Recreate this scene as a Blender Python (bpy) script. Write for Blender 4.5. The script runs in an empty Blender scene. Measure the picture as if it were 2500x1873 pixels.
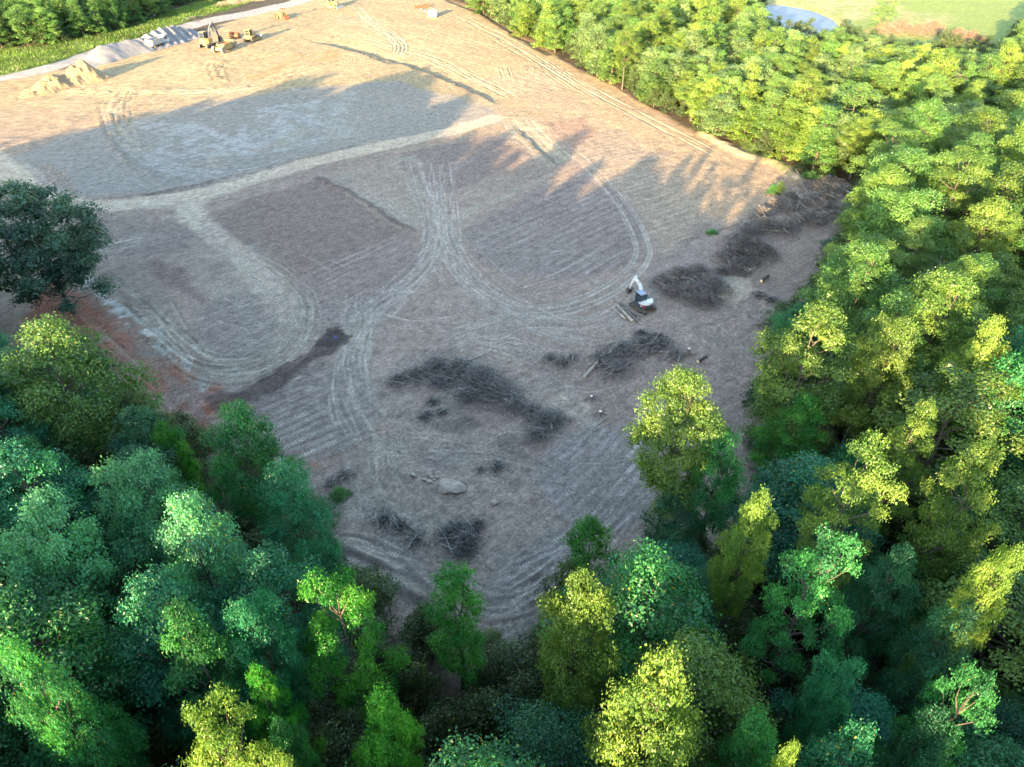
import bpy, bmesh, math, random
import numpy as np
from mathutils import Vector, Matrix, Quaternion

random.seed(7)
rng = np.random.default_rng(11)
scene = bpy.context.scene
COL = scene.collection
R = math.radians

# ------------------------------------------------------------------ camera, sky, sun, exposure
CAM_H, PITCH, FPX = 50.0, R(39.0), 1689.0           # drone 50 m up, looking 39 deg below the horizon
cam = bpy.data.cameras.new('camera')
cam.sensor_width = 36.0
cam.lens = 36.0 * FPX / 2500.0
cam.clip_start, cam.clip_end = 0.5, 6000.0
cam_ob = bpy.data.objects.new('camera', cam)
COL.objects.link(cam_ob)
cam_ob.location = (0, 0, CAM_H)
cam_ob.rotation_euler = (math.pi / 2 - PITCH, 0, 0)
scene.camera = cam_ob

SUN_EL, SHADOW_AZ = R(10.5), R(26.0)                # low evening sun, behind and left of the camera
world = bpy.data.worlds.new('World')
scene.world = world
world.use_nodes = True
wn = world.node_tree
sky = wn.nodes.new('ShaderNodeTexSky')
sky.sky_type = 'NISHITA'
sky.sun_disc = False
sky.sun_elevation = SUN_EL
sky.sun_rotation = SHADOW_AZ + math.pi
sky.air_density = 1.0
sky.dust_density = 1.0
bg = wn.nodes['Background']
bg.inputs[1].default_value = 0.15
wn.links.new(sky.outputs[0], bg.inputs[0])

sun = bpy.data.lights.new('sun', 'SUN')
sun.energy = 5.0
sun.angle = R(0.5)
sun.color = (1.0, 0.70, 0.38)
sun_ob = bpy.data.objects.new('sun', sun)
COL.objects.link(sun_ob)
sdir = Vector((math.sin(SHADOW_AZ) * math.cos(SUN_EL), math.cos(SHADOW_AZ) * math.cos(SUN_EL), -math.sin(SUN_EL)))
sun_ob.rotation_euler = sdir.to_track_quat('-Z', 'Y').to_euler()
sun_ob.location = (-60, -120, 90)

scene.view_settings.view_transform = 'Standard'
scene.view_settings.look = 'None'
scene.view_settings.gamma = 1.0
scene.view_settings.exposure = 3.06

# ------------------------------------------------------------------ survey helpers
SP, CP = math.sin(PITCH), math.cos(PITCH)
K = 2500.0 / 2212.0

def G(px, py, h=0.0):
    """site position (metres) of a point h above the ground, read off the photograph (2500 px wide)"""
    u, v = (px - 1250.0) / FPX, (py - 936.5) / FPX
    z = (CAM_H - h) / (SP + v * CP)
    return (u * z, z * (CP - v * SP))

def Q(px, py, h=0.0):
    return G(px * K, py * K, h)

def proj(X, Y, Z):
    d = Y * CP - (Z - CAM_H) * SP
    if d < 0.5:
        return (-9999, 9999)
    yy = -(Y * SP + (Z - CAM_H) * CP)
    return (1250 + FPX * X / d, 936.5 + FPX * yy / d)

def _hash(ix, iy, seed):
    h = (ix.astype(np.int64) * 374761393 + iy.astype(np.int64) * 668265263 + seed * 974711) & 0xffffffff
    h = ((h ^ (h >> 13)) * 1274126177) & 0xffffffff
    h = h ^ (h >> 16)
    return (h & 0xffff) / 65535.0

def vnoise(x, y, seed=0):
    xi, yi = np.floor(x), np.floor(y)
    fx, fy = x - xi, y - yi
    fx, fy = fx * fx * (3 - 2 * fx), fy * fy * (3 - 2 * fy)
    a, b = _hash(xi, yi, seed), _hash(xi + 1, yi, seed)
    c, d = _hash(xi, yi + 1, seed), _hash(xi + 1, yi + 1, seed)
    return (a + (b - a) * fx) * (1 - fy) + (c + (d - c) * fx) * fy

def fbm(x, y, octv=4, seed=0, gain=0.5):
    s, a, t = 0.0, 1.0, 0.0
    for i in range(octv):
        s = s + a * vnoise(x * 2 ** i, y * 2 ** i, seed + i * 17)
        t += a
        a *= gain
    return s / t * 2 - 1          # -1..1

def sstep(a, b, x):
    t = np.clip((x - a) / (b - a), 0, 1)
    return t * t * (3 - 2 * t)

def inpoly(x, y, poly):
    c = False
    n = len(poly)
    for i in range(n):
        x1, y1 = poly[i]
        x2, y2 = poly[(i + 1) % n]
        if (y1 > y) != (y2 > y) and x < (x2 - x1) * (y - y1) / (y2 - y1) + x1:
            c = not c
    return c

# ------------------------------------------------------------------ object helpers
def tag(o, label=None, cat=None, group=None, kind=None):
    if label: o['label'] = label
    if cat: o['category'] = cat
    if group: o['group'] = group
    if kind: o['kind'] = kind
    return o

def empty(name, loc, rz=0.0):
    e = bpy.data.objects.new(name, None)
    e.empty_display_size = 0.3
    COL.objects.link(e)
    e.location = loc
    e.rotation_euler = (0, 0, rz)
    return e

def mesh_np(name, verts, faces, mats, smooth=False):
    """verts (n,3), faces (m,k) of one size"""
    me = bpy.data.meshes.new(name)
    verts = np.asarray(verts, np.float32)
    faces = np.asarray(faces, np.int32)
    m, k = faces.shape
    me.vertices.add(len(verts))
    me.vertices.foreach_set('co', verts.ravel())
    me.loops.add(m * k)
    me.loops.foreach_set('vertex_index', faces.ravel())
    me.polygons.add(m)
    me.polygons.foreach_set('loop_start', np.arange(0, m * k, k, dtype=np.int32))
    me.polygons.foreach_set('loop_total', np.full(m, k, np.int32))
    me.polygons.foreach_set('use_smooth', np.full(m, smooth))
    for mt in (mats if isinstance(mats, (list, tuple)) else [mats]):
        me.materials.append(mt)
    me.update(calc_edges=True)
    return me

def ob(name, me, parent=None, loc=None):
    o = bpy.data.objects.new(name, me)
    COL.objects.link(o)
    if parent: o.parent = parent
    if loc: o.location = loc
    return o

class MB:
    """collects simple solids in one bmesh"""
    def __init__(s):
        s.bm = bmesh.new()
    def _add(s, vs, fs):
        v = [s.bm.verts.new(p) for p in vs]
        for f in fs:
            try: s.bm.faces.new([v[i] for i in f])
            except ValueError: pass
        return s
    def box(s, c, d, rot=None, top=(1, 1), shift=(0, 0)):
        hx, hy, hz = d[0] / 2, d[1] / 2, d[2] / 2
        vs = []
        for z, (tx, ty), (ox, oy) in ((-hz, (1, 1), (0, 0)), (hz, top, shift)):
            for x, y in ((-hx, -hy), (hx, -hy), (hx, hy), (-hx, hy)):
                p = Vector((x * tx + ox, y * ty + oy, z))
                if rot is not None: p = rot @ p
                vs.append(p + Vector(c))
        return s._add(vs, [(3, 2, 1, 0), (4, 5, 6, 7), (0, 1, 5, 4), (1, 2, 6, 5), (2, 3, 7, 6), (3, 0, 4, 7)])
    def cyl(s, p0, p1, r0, r1=None, n=14):
        r1 = r0 if r1 is None else r1
        p0, p1 = Vector(p0), Vector(p1)
        d = (p1 - p0).normalized()
        a = d.orthogonal().normalized()
        b = d.cross(a)
        vs = []
        for p, r in ((p0, r0), (p1, r1)):
            for i in range(n):
                t = 2 * math.pi * i / n
                vs.append(p + (a * math.cos(t) + b * math.sin(t)) * r)
        fs = [(i, (i + 1) % n, n + (i + 1) % n, n + i) for i in range(n)]
        fs += [tuple(range(n - 1, -1, -1)), tuple(range(n, 2 * n))]
        return s._add(vs, fs)
    def prism(s, prof, x0, x1, rot=None, loc=(0, 0, 0)):
        """profile of (y,z) pulled along x"""
        n = len(prof)
        vs = [Vector((x0, y, z)) for y, z in prof] + [Vector((x1, y, z)) for y, z in prof]
        if rot is not None: vs = [rot @ p for p in vs]
        vs = [p + Vector(loc) for p in vs]
        fs = [(i, (i + 1) % n, n + (i + 1) % n, n + i) for i in range(n)]
        fs += [tuple(range(n - 1, -1, -1)), tuple(range(n, 2 * n))]
        return s._add(vs, fs)
    def slab(s, prof, z0, z1):
        """outline of (x,y) pulled upward"""
        n = len(prof)
        vs = [Vector((x, y, z0)) for x, y in prof] + [Vector((x, y, z1)) for x, y in prof]
        fs = [(i, (i + 1) % n, n + (i + 1) % n, n + i) for i in range(n)]
        fs += [tuple(range(n - 1, -1, -1)), tuple(range(n, 2 * n))]
        return s._add(vs, fs)
    def ring(s, p0, p1, r_out, r_in, n=18):
        p0, p1 = Vector(p0), Vector(p1)
        d = (p1 - p0).normalized()
        a = d.orthogonal().normalized()
        b = d.cross(a)
        vs = []
        for p, r in ((p0, r_in), (p0, r_out), (p1, r_out), (p1, r_in)):
            for i in range(n):
                t = 2 * math.pi * i / n
                vs.append(p + (a * math.cos(t) + b * math.sin(t)) * r)
        fs = []
        for k in range(4):
            for i in range(n):
                j = (i + 1) % n
                k2 = (k + 1) % 4
                fs.append((k * n + i, k * n + j, k2 * n + j, k2 * n + i))
        return s._add(vs, fs)
    def build(s, name, mat, parent=None, bevel=0.0, smooth=False):
        bmesh.ops.recalc_face_normals(s.bm, faces=s.bm.faces)
        me = bpy.data.meshes.new(name)
        s.bm.to_mesh(me)
        s.bm.free()
        me.materials.append(mat)
        if smooth:
            for p in me.polygons: p.use_smooth = True
        o = ob(name, me, parent)
        if bevel:
            b = o.modifiers.new('bevel', 'BEVEL')
            b.width = bevel
            b.segments = 2
            b.limit_method = 'ANGLE'
        return o

# ------------------------------------------------------------------ materials
def mat_new(name):
    m = bpy.data.materials.new(name)
    m.use_nodes = True
    nt = m.node_tree
    b = nt.nodes['Principled BSDF']
    return m, nt, b

def N(nt, t, **kw):
    n = nt.nodes.new(t)
    for k, v in kw.items(): setattr(n, k, v)
    return n

def mix(nt, fac, a, b, blend='MIX'):
    n = nt.nodes.new('ShaderNodeMix')
    n.data_type = 'RGBA'
    n.blend_type = blend
    for sock, val in ((n.inputs[0], fac), (n.inputs[6], a), (n.inputs[7], b)):
        if hasattr(val, 'is_output'): nt.links.new(val, sock)
        elif isinstance(val, (int, float)): sock.default_value = val
        else: sock.default_value = (*val, 1.0) if len(val) == 3 else val
    return n.outputs[2]

def ramp(nt, src, p0, p1, c0=(0, 0, 0, 1), c1=(1, 1, 1, 1)):
    n = nt.nodes.new('ShaderNodeValToRGB')
    n.color_ramp.elements[0].position, n.color_ramp.elements[1].position = p0, p1
    n.color_ramp.elements[0].color, n.color_ramp.elements[1].color = c0, c1
    nt.links.new(src, n.inputs[0])
    return n.outputs[0]

def noise(nt, scale, detail=4, rough=0.55, coord=None):
    n = nt.nodes.new('ShaderNodeTexNoise')
    n.inputs['Scale'].default_value = scale
    n.inputs['Detail'].default_value = detail
    n.inputs['Roughness'].default_value = rough
    if coord is not None: nt.links.new(coord, n.inputs['Vector'])
    return n.outputs[0]

def surf(name, col, col2=None, rough=0.85, scale=6.0, metal=0.0, bump=0.0, bscale=30.0, spec=0.3, dirt=None):
    """painted / rough surface with mottled wear"""
    m, nt, b = mat_new(name)
    tc = N(nt, 'ShaderNodeTexCoord').outputs['Object']
    n1 = noise(nt, scale, 5, 0.6, tc)
    c = mix(nt, ramp(nt, n1, 0.35, 0.65), col, col2 or tuple(x * 0.75 for x in col))
    if dirt:
        n2 = noise(nt, scale * 0.6, 6, 0.7, tc)
        c = mix(nt, ramp(nt, n2, 0.48, 0.68), c, dirt)
    nt.links.new(c, b.inputs['Base Color'])
    b.inputs['Roughness'].default_value = rough
    b.inputs['Metallic'].default_value = metal
    b.inputs['Specular IOR Level'].default_value = spec
    if bump:
        bn = N(nt, 'ShaderNodeBump')
        bn.inputs['Strength'].default_value = bump
        bn.inputs['Distance'].default_value = 0.05
        nt.links.new(noise(nt, bscale, 4, 0.6, tc), bn.inputs['Height'])
        nt.links.new(bn.outputs[0], b.inputs['Normal'])
    return m

def leaf_material(name, yellow=0.0, ycol=(0.32, 0.22, 0.02), trans=0.35, objcol=True, base=(0.05, 0.1, 0.03), jitter=0.62):
    m = bpy.data.materials.new(name)
    m.use_nodes = True
    nt = m.node_tree
    nt.nodes.clear()
    out = N(nt, 'ShaderNodeOutputMaterial')
    oi = N(nt, 'ShaderNodeObjectInfo')
    at = N(nt, 'ShaderNodeAttribute')
    at.attribute_name = 'lv'
    sep = N(nt, 'ShaderNodeSeparateColor')
    nt.links.new(at.outputs['Color'], sep.inputs[0])
    c = oi.outputs['Color'] if objcol else base
    hsv = N(nt, 'ShaderNodeHueSaturation')
    if objcol: nt.links.new(c, hsv.inputs['Color'])
    else: hsv.inputs['Color'].default_value = (*base, 1)
    mr = N(nt, 'ShaderNodeMapRange')
    mr.inputs[3].default_value, mr.inputs[4].default_value = 1 - jitter, 1 + jitter
    nt.links.new(sep.outputs[0], mr.inputs[0])
    nt.links.new(mr.outputs[0], hsv.inputs['Value'])
    mh = N(nt, 'ShaderNodeMapRange')
    mh.inputs[3].default_value, mh.inputs[4].default_value = 0.525, 0.472
    nt.links.new(sep.outputs[1], mh.inputs[0])
    nt.links.new(mh.outputs[0], hsv.inputs['Hue'])
    col = hsv.outputs[0]
    # per-tree brightness
    mt = N(nt, 'ShaderNodeMapRange')
    mt.inputs[3].default_value, mt.inputs[4].default_value = 0.8, 1.2
    nt.links.new(oi.outputs['Random'], mt.inputs[0])
    col = mix(nt, 1.0, col, mt.outputs[0], 'MULTIPLY')
    if yellow:
        gt = N(nt, 'ShaderNodeMath', operation='GREATER_THAN')
        gt.inputs[1].default_value = 1 - yellow
        nt.links.new(sep.outputs[2], gt.inputs[0])
        col = mix(nt, gt.outputs[0], col, ycol)
    p = N(nt, 'ShaderNodeBsdfPrincipled')
    nt.links.new(col, p.inputs['Base Color'])
    p.inputs['Roughness'].default_value = 0.4
    p.inputs['Specular IOR Level'].default_value = 0.42
    tr = N(nt, 'ShaderNodeBsdfTranslucent')
    tcol = mix(nt, 1.0, col, (1.9, 1.5, 0.5), 'MULTIPLY')
    nt.links.new(tcol, tr.inputs[0])
    ms = N(nt, 'ShaderNodeMixShader')
    ms.inputs[0].default_value = trans
    nt.links.new(p.outputs[0], ms.inputs[1])
    nt.links.new(tr.outputs[0], ms.inputs[2])
    nt.links.new(ms.outputs[0], out.inputs[0])
    return m

M = {}
M['leaf'] = leaf_material('leaves', yellow=0.002, ycol=(0.22, 0.22, 0.03))
M['leaf_turning'] = leaf_material('turning_leaves', yellow=0.014, ycol=(0.24, 0.225, 0.03))
M['deadleaf'] = leaf_material('dead_leaves', objcol=False, base=(0.082, 0.078, 0.072), trans=0.1)
M['rustleaf'] = leaf_material('rust_leaves', objcol=False, base=(0.17, 0.11, 0.07), trans=0.15)
M['grass'] = leaf_material('grass_blades', objcol=False, base=(0.062, 0.118, 0.020), trans=0.3, jitter=0.6)
M['bark'] = surf('bark', (0.095, 0.08, 0.066), (0.06, 0.05, 0.04), 0.95, 4, bump=0.6, bscale=12)
M['bark_pale'] = surf('pale_bark', (0.21, 0.185, 0.155), (0.13, 0.11, 0.09), 0.95, 3, bump=0.5, bscale=12)
M['twig'] = surf('twigs', (0.30, 0.275, 0.25), (0.15, 0.135, 0.12), 0.95, 2)
M['limb'] = surf('peeled_limbs', (0.37, 0.325, 0.26), (0.2, 0.17, 0.13), 0.9, 2)
M['cut'] = surf('fresh_cut_wood', (0.72, 0.6, 0.42), (0.6, 0.47, 0.3), 0.8, 3)
M['rock'] = surf('sandstone_boulder', (0.36, 0.285, 0.215), (0.25, 0.20, 0.155), 0.95, 2.2, bump=0.7, bscale=9, dirt=(0.25, 0.2, 0.16))
M['soil_heap'] = surf('heaped_subsoil', (0.235, 0.175, 0.10), (0.20, 0.135, 0.07), 0.97, 0.5, bump=1.0, bscale=2.5, dirt=(0.22, 0.165, 0.10))
M['gravel'] = surf('crushed_stone', (0.165, 0.165, 0.168), (0.125, 0.125, 0.128), 0.95, 0.6, bump=1.0, bscale=5)
M['yellow'] = surf('worn_yellow_paint', (0.40, 0.235, 0.03), (0.33, 0.2, 0.045), 0.55, 2, dirt=(0.42, 0.3, 0.16))
M['tan'] = surf('dusty_tan_paint', (0.33, 0.215, 0.065), (0.27, 0.185, 0.075), 0.7, 2, dirt=(0.25, 0.18, 0.10))
M['white'] = surf('white_paint', (0.66, 0.66, 0.65), (0.56, 0.56, 0.55), 0.4, 2)
M['truckwhite'] = surf('dusty_white_paint', (0.42, 0.41, 0.40), (0.32, 0.31, 0.295), 0.6, 2)
M['navy'] = surf('dark_slate_paint', (0.035, 0.05, 0.07), (0.05, 0.065, 0.08), 0.5, 3)
M['roofgrey'] = surf('grey_cab_roof', (0.22, 0.26, 0.31), (0.18, 0.21, 0.26), 0.45, 3)
M['dark'] = surf('dark_steel', (0.055, 0.055, 0.06), (0.09, 0.085, 0.08), 0.6, 3, dirt=(0.16, 0.12, 0.08))
M['boomdark'] = surf('charcoal_boom_paint', (0.07, 0.065, 0.075), (0.11, 0.10, 0.10), 0.5, 3)
M['rubber'] = surf('tyre_rubber', (0.05, 0.047, 0.043), (0.13, 0.105, 0.075), 0.9, 2)
M['dusttyre'] = surf('dusty_tyre', (0.24, 0.21, 0.18), (0.17, 0.15, 0.13), 0.95, 2)
M['steel'] = surf('worn_steel', (0.42, 0.41, 0.40), (0.3, 0.27, 0.24), 0.4, 4, metal=0.5)
M['rust'] = surf('rusty_steel', (0.27, 0.10, 0.055), (0.19, 0.075, 0.04), 0.9, 2, bump=0.3)
M['red'] = surf('red_paint', (0.5, 0.035, 0.03), (0.4, 0.03, 0.03), 0.5, 3)
M['bedgrey'] = surf('grey_dump_body', (0.26, 0.28, 0.30), (0.2, 0.21, 0.22), 0.6, 2)

def glass_mat(name, col):
    m, nt, b = mat_new(name)
    b.inputs['Base Color'].default_value = (*col, 1)
    b.inputs['Roughness'].default_value = 0.06
    b.inputs['Specular IOR Level'].default_value = 0.8
    return m
M['glass'] = glass_mat('cab_glass', (0.02, 0.035, 0.045))

def water_mat(name, col, rough):
    m, nt, b = mat_new(name)
    b.inputs['Base Color'].default_value = (*col, 1)
    b.inputs['Roughness'].default_value = rough
    b.inputs['IOR'].default_value = 1.33
    b.inputs['Specular IOR Level'].default_value = 0.04  # mirror nearly off; blue of the reflected sky is put into col
    tc = N(nt, 'ShaderNodeTexCoord').outputs['Object']
    bn = N(nt, 'ShaderNodeBump')
    bn.inputs['Strength'].default_value = 0.15
    bn.inputs['Distance'].default_value = 0.05
    nt.links.new(noise(nt, 0.8, 3, 0.5, tc), bn.inputs['Height'])
    nt.links.new(bn.outputs[0], b.inputs['Normal'])
    return m
M['pond'] = water_mat('pond_water', (0.085, 0.115, 0.175), 0.35)
M['puddle'] = water_mat('puddle_water', (0.05, 0.08, 0.15), 0.1)

# ground: colours and wear come from the survey painted onto the sheet's points; nodes add grit, grain and tread
def ground_material():
    m, nt, b = mat_new('site_ground')
    at = N(nt, 'ShaderNodeAttribute'); at.attribute_name = 'Col'
    tr = N(nt, 'ShaderNodeAttribute'); tr.attribute_name = 'tread'
    geo = N(nt, 'ShaderNodeNewGeometry').outputs['Position']
    sx = N(nt, 'ShaderNodeSeparateXYZ')
    nt.links.new(tr.outputs['Vector'], sx.inputs[0])
    # lug prints across each track
    mu = N(nt, 'ShaderNodeMath', operation='MULTIPLY'); mu.inputs[1].default_value = 2 * math.pi / 0.30
    nt.links.new(sx.outputs[0], mu.inputs[0])
    si = N(nt, 'ShaderNodeMath', operation='SINE'); nt.links.new(mu.outputs[0], si.inputs[0])
    lug = N(nt, 'ShaderNodeMath', operation='MULTIPLY'); nt.links.new(si.outputs[0], lug.inputs[0]); nt.links.new(sx.outputs[1], lug.inputs[1])
    brk = ramp(nt, noise(nt, 0.55, 4, 0.65, geo), 0.40, 0.58)
    lug2 = N(nt, 'ShaderNodeMath', operation='MULTIPLY'); nt.links.new(lug.outputs[0], lug2.inputs[0]); nt.links.new(brk, lug2.inputs[1])
    n_mid = noise(nt, 0.7, 9, 0.72, geo)
    n_fine = noise(nt, 3.2, 5, 0.75, geo)
    c = mix(nt, ramp(nt, n_mid, 0.3, 0.7), at.outputs['Color'], at.outputs['Color'])
    def scale_by(col, val, lo, hi):
        mr = N(nt, 'ShaderNodeMapRange')
        mr.inputs[1].default_value, mr.inputs[2].default_value = (0.25, 0.75) if val is not lug2.outputs[0] else (-1, 1)
        mr.inputs[3].default_value, mr.inputs[4].default_value = lo, hi
        nt.links.new(val, mr.inputs[0])
        return mix(nt, 1.0, col, mr.outputs[0], 'MULTIPLY')
    c = scale_by(c, n_mid, 0.60, 1.40)
    c = scale_by(c, n_fine, 0.58, 1.42)
    c = scale_by(c, lug2.outputs[0], 0.66, 1.26)
    fl = N(nt, 'ShaderNodeAttribute'); fl.attribute_name = 'flow'
    fx = N(nt, 'ShaderNodeSeparateXYZ'); nt.links.new(fl.outputs['Vector'], fx.inputs[0])
    def fm(src, k):
        q = N(nt, 'ShaderNodeMath', operation='MULTIPLY'); q.inputs[1].default_value = k
        nt.links.new(src, q.inputs[0]); return q.outputs[0]
    cv = N(nt, 'ShaderNodeCombineXYZ')
    nt.links.new(fm(fx.outputs[0], 0.11), cv.inputs[0]); nt.links.new(fm(fx.outputs[1], 2.1), cv.inputs[1])
    n_str = noise(nt, 1.0, 4, 0.62, cv.outputs[0])
    mrs = N(nt, 'ShaderNodeMapRange')
    mrs.inputs[1].default_value, mrs.inputs[2].default_value = 0.28, 0.72
    mrs.inputs[3].default_value, mrs.inputs[4].default_value = 0.58, 1.42
    nt.links.new(n_str, mrs.inputs[0])
    c = mix(nt, fx.outputs[2], c, mix(nt, 1.0, c, mrs.outputs[0], 'MULTIPLY'))
    # pale stones in the soil
    vo = N(nt, 'ShaderNodeTexVoronoi'); vo.inputs['Scale'].default_value = 2.2
    nt.links.new(geo, vo.inputs['Vector'])
    st = ramp(nt, vo.outputs['Distance'], 0.05, 0.10, (1, 1, 1, 1), (0, 0, 0, 1))
    sm = N(nt, 'ShaderNodeMath', operation='MULTIPLY'); nt.links.new(st, sm.inputs[0]); nt.links.new(sx.outputs[2], sm.inputs[1])
    c = mix(nt, sm.outputs[0], c, (0.55, 0.5, 0.43))
    nt.links.new(c, b.inputs['Base Color'])
    b.inputs['Roughness'].default_value = 0.95
    b.inputs['Specular IOR Level'].default_value = 0.15
    b1 = N(nt, 'ShaderNodeBump'); b1.inputs['Strength'].default_value = 0.6; b1.inputs['Distance'].default_value = 0.10
    nt.links.new(n_fine, b1.inputs['Height'])
    b3 = N(nt, 'ShaderNodeBump'); b3.inputs['Strength'].default_value = 0.5; b3.inputs['Distance'].default_value = 0.06
    nt.links.new(n_str, b3.inputs['Height']); nt.links.new(b1.outputs[0], b3.inputs['Normal'])
    b2 = N(nt, 'ShaderNodeBump'); b2.inputs['Strength'].default_value = 0.6; b2.inputs['Distance'].default_value = 0.03
    nt.links.new(lug2.outputs[0], b2.inputs['Height']); nt.links.new(b3.outputs[0], b2.inputs['Normal'])
    nt.links.new(b2.outputs[0], b.inputs['Normal'])
    return m
M['ground'] = ground_material()

# ------------------------------------------------------------------ ground sheet
def axis(parts):
    out = []
    for a, b, st in parts:
        n = max(1, int(round((b - a) / st)))
        out += list(np.linspace(a, b, n, endpoint=False))
    return out
def grow(a, b, st, f=1.3):
    o, x = [], a
    while x < b:
        o.append(x); st *= f; x += st
    o.append(b)
    return o
xr = axis([(0, 46, 0.18), (46, 100, 0.5), (100, 170, 1.0)]) + grow(170, 3000, 1.5)
gx = np.array(sorted(set([-x for x in xr] + xr)))
gy = np.array([-y for y in reversed(grow(0, 3000, 4))][:-1] + axis([(0, 24, 1.0), (24, 102, 0.17), (102, 175, 0.34), (175, 288, 0.6)]) + grow(288, 3000, 1.5))
NX, NY = len(gx), len(gy)
GX, GY = np.meshgrid(gx, gy)
HT = 0.22 * fbm(GX / 14, GY / 14, 4, 3) + 0.06 * fbm(GX / 2.2, GY / 2.2, 3, 9)
C3 = np.zeros((NY, NX, 3), np.float32)
PH = np.zeros((NY, NX), np.float32)
TM = np.zeros((NY, NX), np.float32)
STN = np.zeros((NY, NX), np.float32)
_a0 = 0.85
_wx, _wy = GX + 4 * fbm(GX / 30, GY / 30, 3, 201), GY + 4 * fbm(GX / 30, GY / 30, 3, 207)
FS = (_wx * math.sin(_a0) + _wy * math.cos(_a0)).astype(np.float32)      # along the grading passes
FT = (_wx * math.cos(_a0) - _wy * math.sin(_a0)).astype(np.float32)      # across them
FA = np.full((NY, NX), 0.38, np.float32)

LITTER = np.array((0.085, 0.066, 0.042))
BROWN = np.array((0.322, 0.24, 0.184))
DARK = np.array((0.20, 0.142, 0.112))
TAN = np.array((0.39, 0.298, 0.165))
DUST = np.array((0.47, 0.385, 0.285))
GREY = np.array((0.285, 0.255, 0.215))
ORANGE = np.array((0.40, 0.245, 0.105))
RED = np.array((0.31, 0.11, 0.065))
DAMP = np.array((0.105, 0.075, 0.06))
CHALK = np.array((0.62, 0.585, 0.52))
GRASS = np.array((0.15, 0.205, 0.045))
ROADG = np.array((0.40, 0.375, 0.345))

C3[:] = LITTER
C3 *= (1 + 0.35 * fbm(GX / 3, GY / 3, 4, 21))[..., None]

def win(x0, x1, y0, y1):
    return (slice(max(0, np.searchsorted(gy, y0) - 1), min(NY, np.searchsorted(gy, y1) + 1)),
            slice(max(0, np.searchsorted(gx, x0) - 1), min(NX, np.searchsorted(gx, x1) + 1)))

def poly_sd(X, Y, poly):
    d = np.full(X.shape, 1e9)
    inside = np.zeros(X.shape, bool)
    n = len(poly)
    for i in range(n):
        (x1, y1), (x2, y2) = poly[i], poly[(i + 1) % n]
        ex, ey = x2 - x1, y2 - y1
        t = np.clip(((X - x1) * ex + (Y - y1) * ey) / (ex * ex + ey * ey + 1e-9), 0, 1)
        d = np.minimum(d, np.hypot(X - x1 - t * ex, Y - y1 - t * ey))
        cr = ((y1 > Y) != (y2 > Y))
        if abs(ey) > 1e-9:
            inside ^= cr & (X < ex * (Y - y1) / ey + x1)
    return np.where(inside, d, -d)           # positive inside

def region_mask(pts, soft=1.0, wob=1.0, wscale=6.0, seed=1, px=True):
    poly = [Q(*p) for p in pts] if px else pts
    xs, ys = [p[0] for p in poly], [p[1] for p in poly]
    mg = soft + wob + 2
    w = win(min(xs) - mg, max(xs) + mg, min(ys) - mg, max(ys) + mg)
    sd = poly_sd(GX[w], GY[w], poly) + wob * fbm(GX[w] / wscale, GY[w] / wscale, 4, seed)
    return w, sstep(-soft, soft, sd)

def region(pts, col, amt=1.0, soft=1.0, wob=1.0, wscale=6.0, seed=1, px=True, patch=0.0, stones=None, streak=None, pscale=2.5):
    w, m = region_mask(pts, soft * 0.6, wob, wscale, seed, px)
    if patch:
        m = m * sstep(-patch, patch, fbm(GX[w] / pscale, GY[w] / pscale, 5, seed + 77, 0.62) + 0.05)
    if streak:                                    # worked in one direction: stretched noise
        a, lx, ly = streak
        s = GX[w] * math.sin(a) + GY[w] * math.cos(a)
        t = GX[w] * math.cos(a) - GY[w] * math.sin(a)
        m = m * sstep(-0.25, 0.35, fbm(s / lx, t / ly, 4, seed + 5))
    mm = (m * amt)[..., None]
    C3[w] = C3[w] * (1 - mm) + np.asarray(col) * mm
    if stones is not None:
        STN[w] = STN[w] * (1 - m) + stones * m

def smooth_path(pts, step=0.8, px=True):
    P = [np.array(Q(*p)) for p in pts] if px else [np.array(p, float) for p in pts]
    P = [2 * P[0] - P[1]] + P + [2 * P[-1] - P[-2]]
    out = []
    for i in range(1, len(P) - 2):
        a, b, c, d = P[i - 1:i + 3]
        n = max(2, int(np.linalg.norm(c - b) / step))
        for k in range(n):
            t = k / n
            out.append(0.5 * ((2 * b) + (c - a) * t + (2 * a - 5 * b + 4 * c - d) * t * t + (3 * b - a - 3 * c + d) * t ** 3))
    out.append(P[-2])
    return np.array(out)

def offset_path(p, off):
    d = np.gradient(p, axis=0)
    d /= np.linalg.norm(d, axis=1)[:, None] + 1e-9
    n = np.stack([d[:, 1], -d[:, 0]], 1)
    return p + n * (off[:, None] if hasattr(off, '__len__') else off)

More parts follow.
